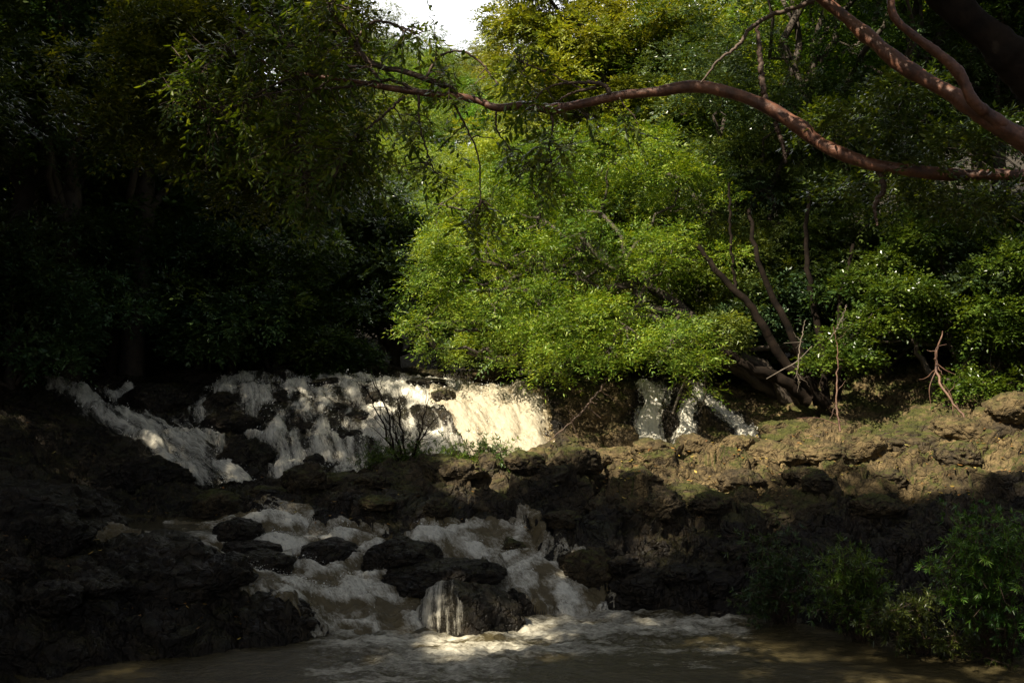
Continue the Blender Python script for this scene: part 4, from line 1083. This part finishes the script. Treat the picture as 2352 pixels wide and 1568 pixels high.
link('twigs', mesh('twigs', V, Fc), root, M_TWIG)
V, Fc = leaf_arrays(np.concatenate(LP) - rb, np.concatenate(LA), np.concatenate(LS), np.concatenate(LL_), np.concatenate(LW_), six=True, droop=.15)
link('foliage', mesh('foliage', V, Fc, False), root, L_NEAR)

# leafy boughs of another tree hanging in front of the copper limbs at right
blob_tree('hanging_bough', np.array([7.5, 10.5, 2.0]), [(2020,420,9.6,.5,.4,.25),(1960,300,9.2,.45,.4,.22),(2120,330,8.8,.45,.35,.22),(2230,330,8.2,.35,.3,.2),(2080,230,8.4,.3,.3,.2),(2150,480,9.2,.4,.4,.22),(2300,450,8.6,.35,.3,.2)],
   1500, L_SHRUB, 230, 'dark leafy tree whose twigs cross the copper limbs', None, L=.06, W=.026, ncl=40, tr=.010, stems=3, cr=(.10, .18), tl=.2)

dm = TRICKLES.data; dvv = np.array([v.co[:] for v in dm.vertices]); dnn = np.array([v.normal[:] for v in dm.vertices]); dff = np.array([list(p_.vertices) for p_ in dm.polygons])
V = dvv + dnn * .014; fc_ = V[dff].mean(1); fk = (fc_[:, 1] < .25) & (fc_[:, 0] < -.12 + .1 * np.sin(fc_[:, 2] * 9))
tf = .30 + .34 * noise2(V[:, 0] * 9, V[:, 2] * .8, 7) + .20 * noise2(V[:, 0] * 24, V[:, 2] * 1.5, 8) + .26 * sstep(-.35, -.6, V[:, 0]) - .12 * sstep(.1, .5, V[:, 0])
link('trickle', mesh('trickle', V, dff[fk], True, {'foam': tf, 'cross': V[:, 0] * 2.5}), TRICKLES, M_FALL)
# ------------------------------------------------------------------ shrubs
def shrub(name, base, tipsw, label, seed, mat, L=.085, W=.017, whorls=5, nleaf=9, sr=.010, group=None, cat='shrub', tl=.06):
    """stems from the base to each tip, with whorls of narrow leaves towards the ends"""
    r = np.random.default_rng(seed); base = np.asarray(base, float)
    root = bpy.data.objects.new(name, None); COL.objects.link(root); root.location = base
    paths = []; O, D_ = [], []
    for e in tipsw:
        e = np.asarray(e) - base; pts, rd = limb((r.normal(0, .08), r.normal(0, .08), -.15), e, sr, sr * .25, r, 9, .12, .06); paths.append((pts, rd))
        for k in range(whorls):
            t = 1 - .085 * k; i = int(t * 8); o_ = pts[min(i, 8)] if i >= 8 else pts[i] + (pts[i + 1] - pts[i]) * (t * 8 - i)
            d_ = norm((pts[-1] - pts[-3])[None] + r.normal(0, .15, (1, 3)))[0]
            O.append(o_); D_.append(d_)
            if r.random() < .8 and k:
                sd = norm(r.normal(0, 1, (1, 3)) + d_ * .8 + np.array([0, 0, .3]))[0]; q = o_ + sd * r.uniform(.10, .22)
                paths.append((np.stack([o_, (o_ + q) / 2, q]), np.array([sr * .4, sr * .3, sr * .2]))); O.append(q); D_.append(sd)
    V, Fc = tube(paths, 5); link('stems', mesh('stems', V, Fc), root, M_TWIG)
    a = sprays(np.array(O), np.array(D_), r, nleaf, tl, L, W, 1.0, 'whorl')
    V, Fc = leaf_arrays(*a, six=True, droop=.12); link('foliage', mesh('foliage', V, Fc, False), root, mat)
    tag(root, label, cat, group)
    return root
def tips_px(lst, n, seed, d, sx=26, sy=16, sd=.25):
    r = np.random.default_rng(seed); out = []
    for (px, py, w_) in lst:
        for _ in range(max(1, int(n * w_))):
            out.append(world(px + r.normal(0, sx), py + r.normal(0, sy), d + r.normal(0, sd)))
    return out
def gbase(px, d):
    x = (px - 1176) / F * d; return np.array([x, d, ground_z(x, d)])
shrub('riverside_shrub', gbase(2300, 13.6), [world(2232, 1143, 12.9)] + tips_px([(2240,1190,1),(2300,1200,1.4),(2200,1240,1),(2270,1260,1.6),(2340,1250,1.4),(2160,1290,1),(2230,1320,1.6),(2310,1330,1.6),(2180,1370,1),(2260,1400,1.4),(2340,1420,1.2)], 9, 1, 12.9),
      'tall bright leaved shrub at the right edge by the pool', 401, L_SHRUB)
shrub('riverside_shrub', gbase(1990, 14.6), tips_px([(1920,1280,1),(1970,1270,1.3),(2000,1300,1.2),(1900,1330,1.2),(1950,1340,1.4),(2010,1350,1),(1880,1390,.8),(1960,1400,1)], 9, 2, 14.1),
      'sunlit bushy shrub in the middle of the right bank shrubs', 402, L_SHRUB)
shrub('riverside_shrub', gbase(1800, 15.6), tips_px([(1740,1230,.8),(1800,1270,1),(1850,1290,1),(1760,1310,1.2),(1820,1340,1.2),(1740,1370,1.2),(1700,1380,.7)], 9, 3, 15.0),
      'dim leafy shrub in shade, leftmost of the right bank shrubs', 403, L_DARK)
shrub('riverside_shrub', gbase(2120, 14.0), tips_px([(2060,1400,1.2),(2120,1380,1),(2100,1440,1.2),(2020,1420,1),(2160,1460,1.2),(2230,1470,1.2),(2300,1500,1.2)], 9, 4, 13.4),
      'low dark shrub overhanging the pool between taller shrubs', 404, L_DARK)
# shrubs at the foot of the falls
shrub('streamside_shrub', gbase(900, 20.3), tips_px([(860,1060,1),(900,1040,1),(880,1080,1),(940,1050,1),(960,1030,.8),(850,1090,.8)], 10, 5, 20.2, 24, 14),
      'leafy shrub around the base of the bare shrub', 405, L_SHRUB, L=.10, W=.018)
shrub('streamside_shrub', gbase(1110, 20.3), tips_px([(1060,1040,1),(1110,1040,1.2),(1150,1045,1),(1090,1060,1),(1170,1060,.6),(1030,1065,.6)], 10, 6, 20.3, 24, 14),
      'leafy shrub silhouetted against the foot of the chute', 406, L_SHRUB, L=.10, W=.018)
def bare(name, base, tipsw, label, seed, mat, r0=.028, cat='shrub', twn=9):
    r = np.random.default_rng(seed); base = np.asarray(base, float); root = bpy.data.objects.new(name, None); COL.objects.link(root); root.location = base
    st, tws = [], []
    for e in tipsw:
        e = np.asarray(e) - base; p = limb((r.normal(0, .05), 0, -.15), e, r0, r0 * .2, r, 12, .04, .05); st.append(p)
        for k in range(twn):
            i = r.integers(4, 11); o_ = p[0][i]; dv = norm((e + r.normal(0, .7, 3))[None])[0]; dv[2] = abs(dv[2]); tws.append(limb(o_, o_ + dv * r.uniform(.25, .6), r0 * .3, r0 * .1, r, 6, .0, .08))
    V, Fc = tube(st, 5); link('stems', mesh('stems', V, Fc), root, mat)
    V, Fc = tube(tws, 4); link('twigs', mesh('twigs', V, Fc), root, mat)
    tag(root, label, cat); return root
bare('bare_shrub', gbase(930, 20.2), [world(835,885,20.1), world(870,890,20.0), world(915,930,20.2), world(985,915,20.0), world(890,960,20.1), world(1000,960,20.1)],
     'leafless dark shrub standing in front of the main falls', 410, M_BLACK_SHADE)

# ------------------------------------------------------------------ hanging roots, stems and driftwood on the right bank
def stem(name, rows, label, cat, mat=M_ROOT, group=None, extra=None):
    q = spline(W3(rows), 30); q[:, 3] *= .45; q[1:-1, :3] += RNG.normal(0, .012, (len(q) - 2, 3)); p0 = q[-1, :3].copy()
    paths = [(q[:, :3] - p0, q[:, 3])]
    for ex in (extra or []):
        e = spline(W3(ex), 20); e[:, 3] *= .42; paths.append((e[:, :3] - p0, e[:, 3]))
    for _ in range(9):
        i_ = int(RNG.integers(2, len(q) - 4)); a_ = q[i_, :3] - p0; dv_ = norm(RNG.normal(0, 1, (1, 3)) + np.array([[0, 0, -.4]]))[0] * RNG.uniform(.12, .45)
        paths.append(limb(a_, a_ + dv_, q[i_, 3] * .45, q[i_, 3] * .12, RNG, 6, -.08, .12))
    V, Fc = tube(paths, 6); o = link(name, mesh(name, V, Fc), None, mat); o.location = p0
    tag(o, label, cat, group); return o
stem('hanging_root', [(2165,760,21,3),(2155,800,21,5),(2150,840,21,7),(2160,880,20.8,7),(2185,920,20.6,6),(2215,960,20.4,6),(2245,1000,20.2,5)], 'long reddish root hanging down to the mossy rocks', 'root',
     extra=[[(2152,835,21,4),(2172,850,21,3),(2195,860,21,1.5)],[(2150,850,21,4),(2135,890,21,3),(2138,930,21,1.5)],[(2155,870,21,4),(2185,910,21,3),(2190,970,20.9,2.5),(2200,1010,20.5,2)],[(2150,840,21,4),(2150,800,21,2),(2175,790,21,1)]])
stem('hanging_root', [(1915,750,21.5,2),(1925,820,21.5,3),(1922,880,21.4,4.5),(1922,940,21.3,5),(1930,990,21.2,6)], 'straight pinkish stem rising behind the middle of the ledge', 'root',
     extra=[[(1922,975,21.2,4),(1880,960,21.2,2.5),(1830,960,21.2,1.5)]])
stem('dead_branch', [(1850,735,22.5,2),(1838,790,22.5,3.2),(1832,850,22.5,3),(1836,880,22.5,2)], 'pale dead branch hanging in front of the dark trunks', 'branch', M_PALE,
     extra=[[(1865,795,22.5,2.5),(1830,830,22.5,3),(1795,850,22.5,3),(1760,870,22.5,2)],[(1800,788,22.5,1.6),(1845,785,22.5,2)]])
stem('dead_branch', [(1945,700,22.5,2),(1930,740,22.5,3.5),(1905,780,22.5,3)], 'short pale branch above the pinkish stem', 'branch', M_PALE)
stem('driftwood', [(2020,985,20.5,2.5),(2060,1010,20.2,4),(2140,1045,19.9,4),(2190,1060,19.8,2)], 'thin driftwood pole lying across the right of the ledge', 'driftwood', M_ROOT)
stem('driftwood', [(1870,1000,21,2),(1920,1010,20.8,3.5),(1990,1050,20.4,3.5),(2010,1062,20.3,2)], 'grey driftwood stick leaning on the middle of the ledge', 'driftwood', M_PALE)
stem('driftwood', [(2280,1040,19.6,2),(2330,1065,19.4,4),(2400,1090,19.2,3)], 'short reddish driftwood at the right edge of the ledge', 'driftwood', M_ROOT)
stem('driftwood', [(1605,950,22.6,3),(1620,900,22.8,4),(1580,870,23,4),(1545,860,23.2,3)], 'bent dead branch over the twin falls', 'driftwood', M_PALE,
     extra=[[(1545,950,22.8,6),(1560,905,22.9,8),(1575,870,23,6)]])
stem('dead_branch', [(1390,880,22.4,6),(1350,930,22.2,5),(1300,980,22.1,3.5),(1225,1040,21.9,2)], 'dark drooping branch crossing the brown outcrop', 'branch', M_TWIG,
     extra=[[(1350,935,22.2,3),(1380,960,22.2,2)],[(1310,960,22.1,3),(1330,1010,22.1,2),(1345,1030,22.1,1.5)]])

# ------------------------------------------------------------------ fallen leaves on the rocks
m_ll = leaf_mat('fallen_leaves', (.16, .07, .02), (.30, .15, .04), (.42, .32, .07), .1, .6)
r = np.random.default_rng(900); n = 1500
px = r.uniform(0, 2352, n); px[:900] = r.uniform(1300, 2400, 900); d = r.uniform(17.5, 21.2, n); d[900:1150] = r.uniform(13.8, 16.5, 250); px[900:1150] = r.uniform(0, 600, 250)
x = (px - 1176) / F * d; z = np.array([ground_z(a, b_) for a, b_ in zip(x, d)])
ph = r.uniform(0, 6.283, n); A = norm(np.stack([np.cos(ph), np.sin(ph), r.normal(0, .25, n)], -1)); S = norm(np.cross(A, np.array([0, 0, 1.0])[None] + r.normal(0, .3, (n, 3))))
V, Fc = leaf_arrays(np.stack([x, d, z + .02], -1), A, S, r.uniform(.05, .10, n), r.uniform(.025, .045, n), six=True)
o = link('fallen_leaves', mesh('fallen_leaves', V, Fc, False), None, m_ll); tag(o, 'dry fallen leaves scattered over the rocks', 'leaves', kind='stuff')
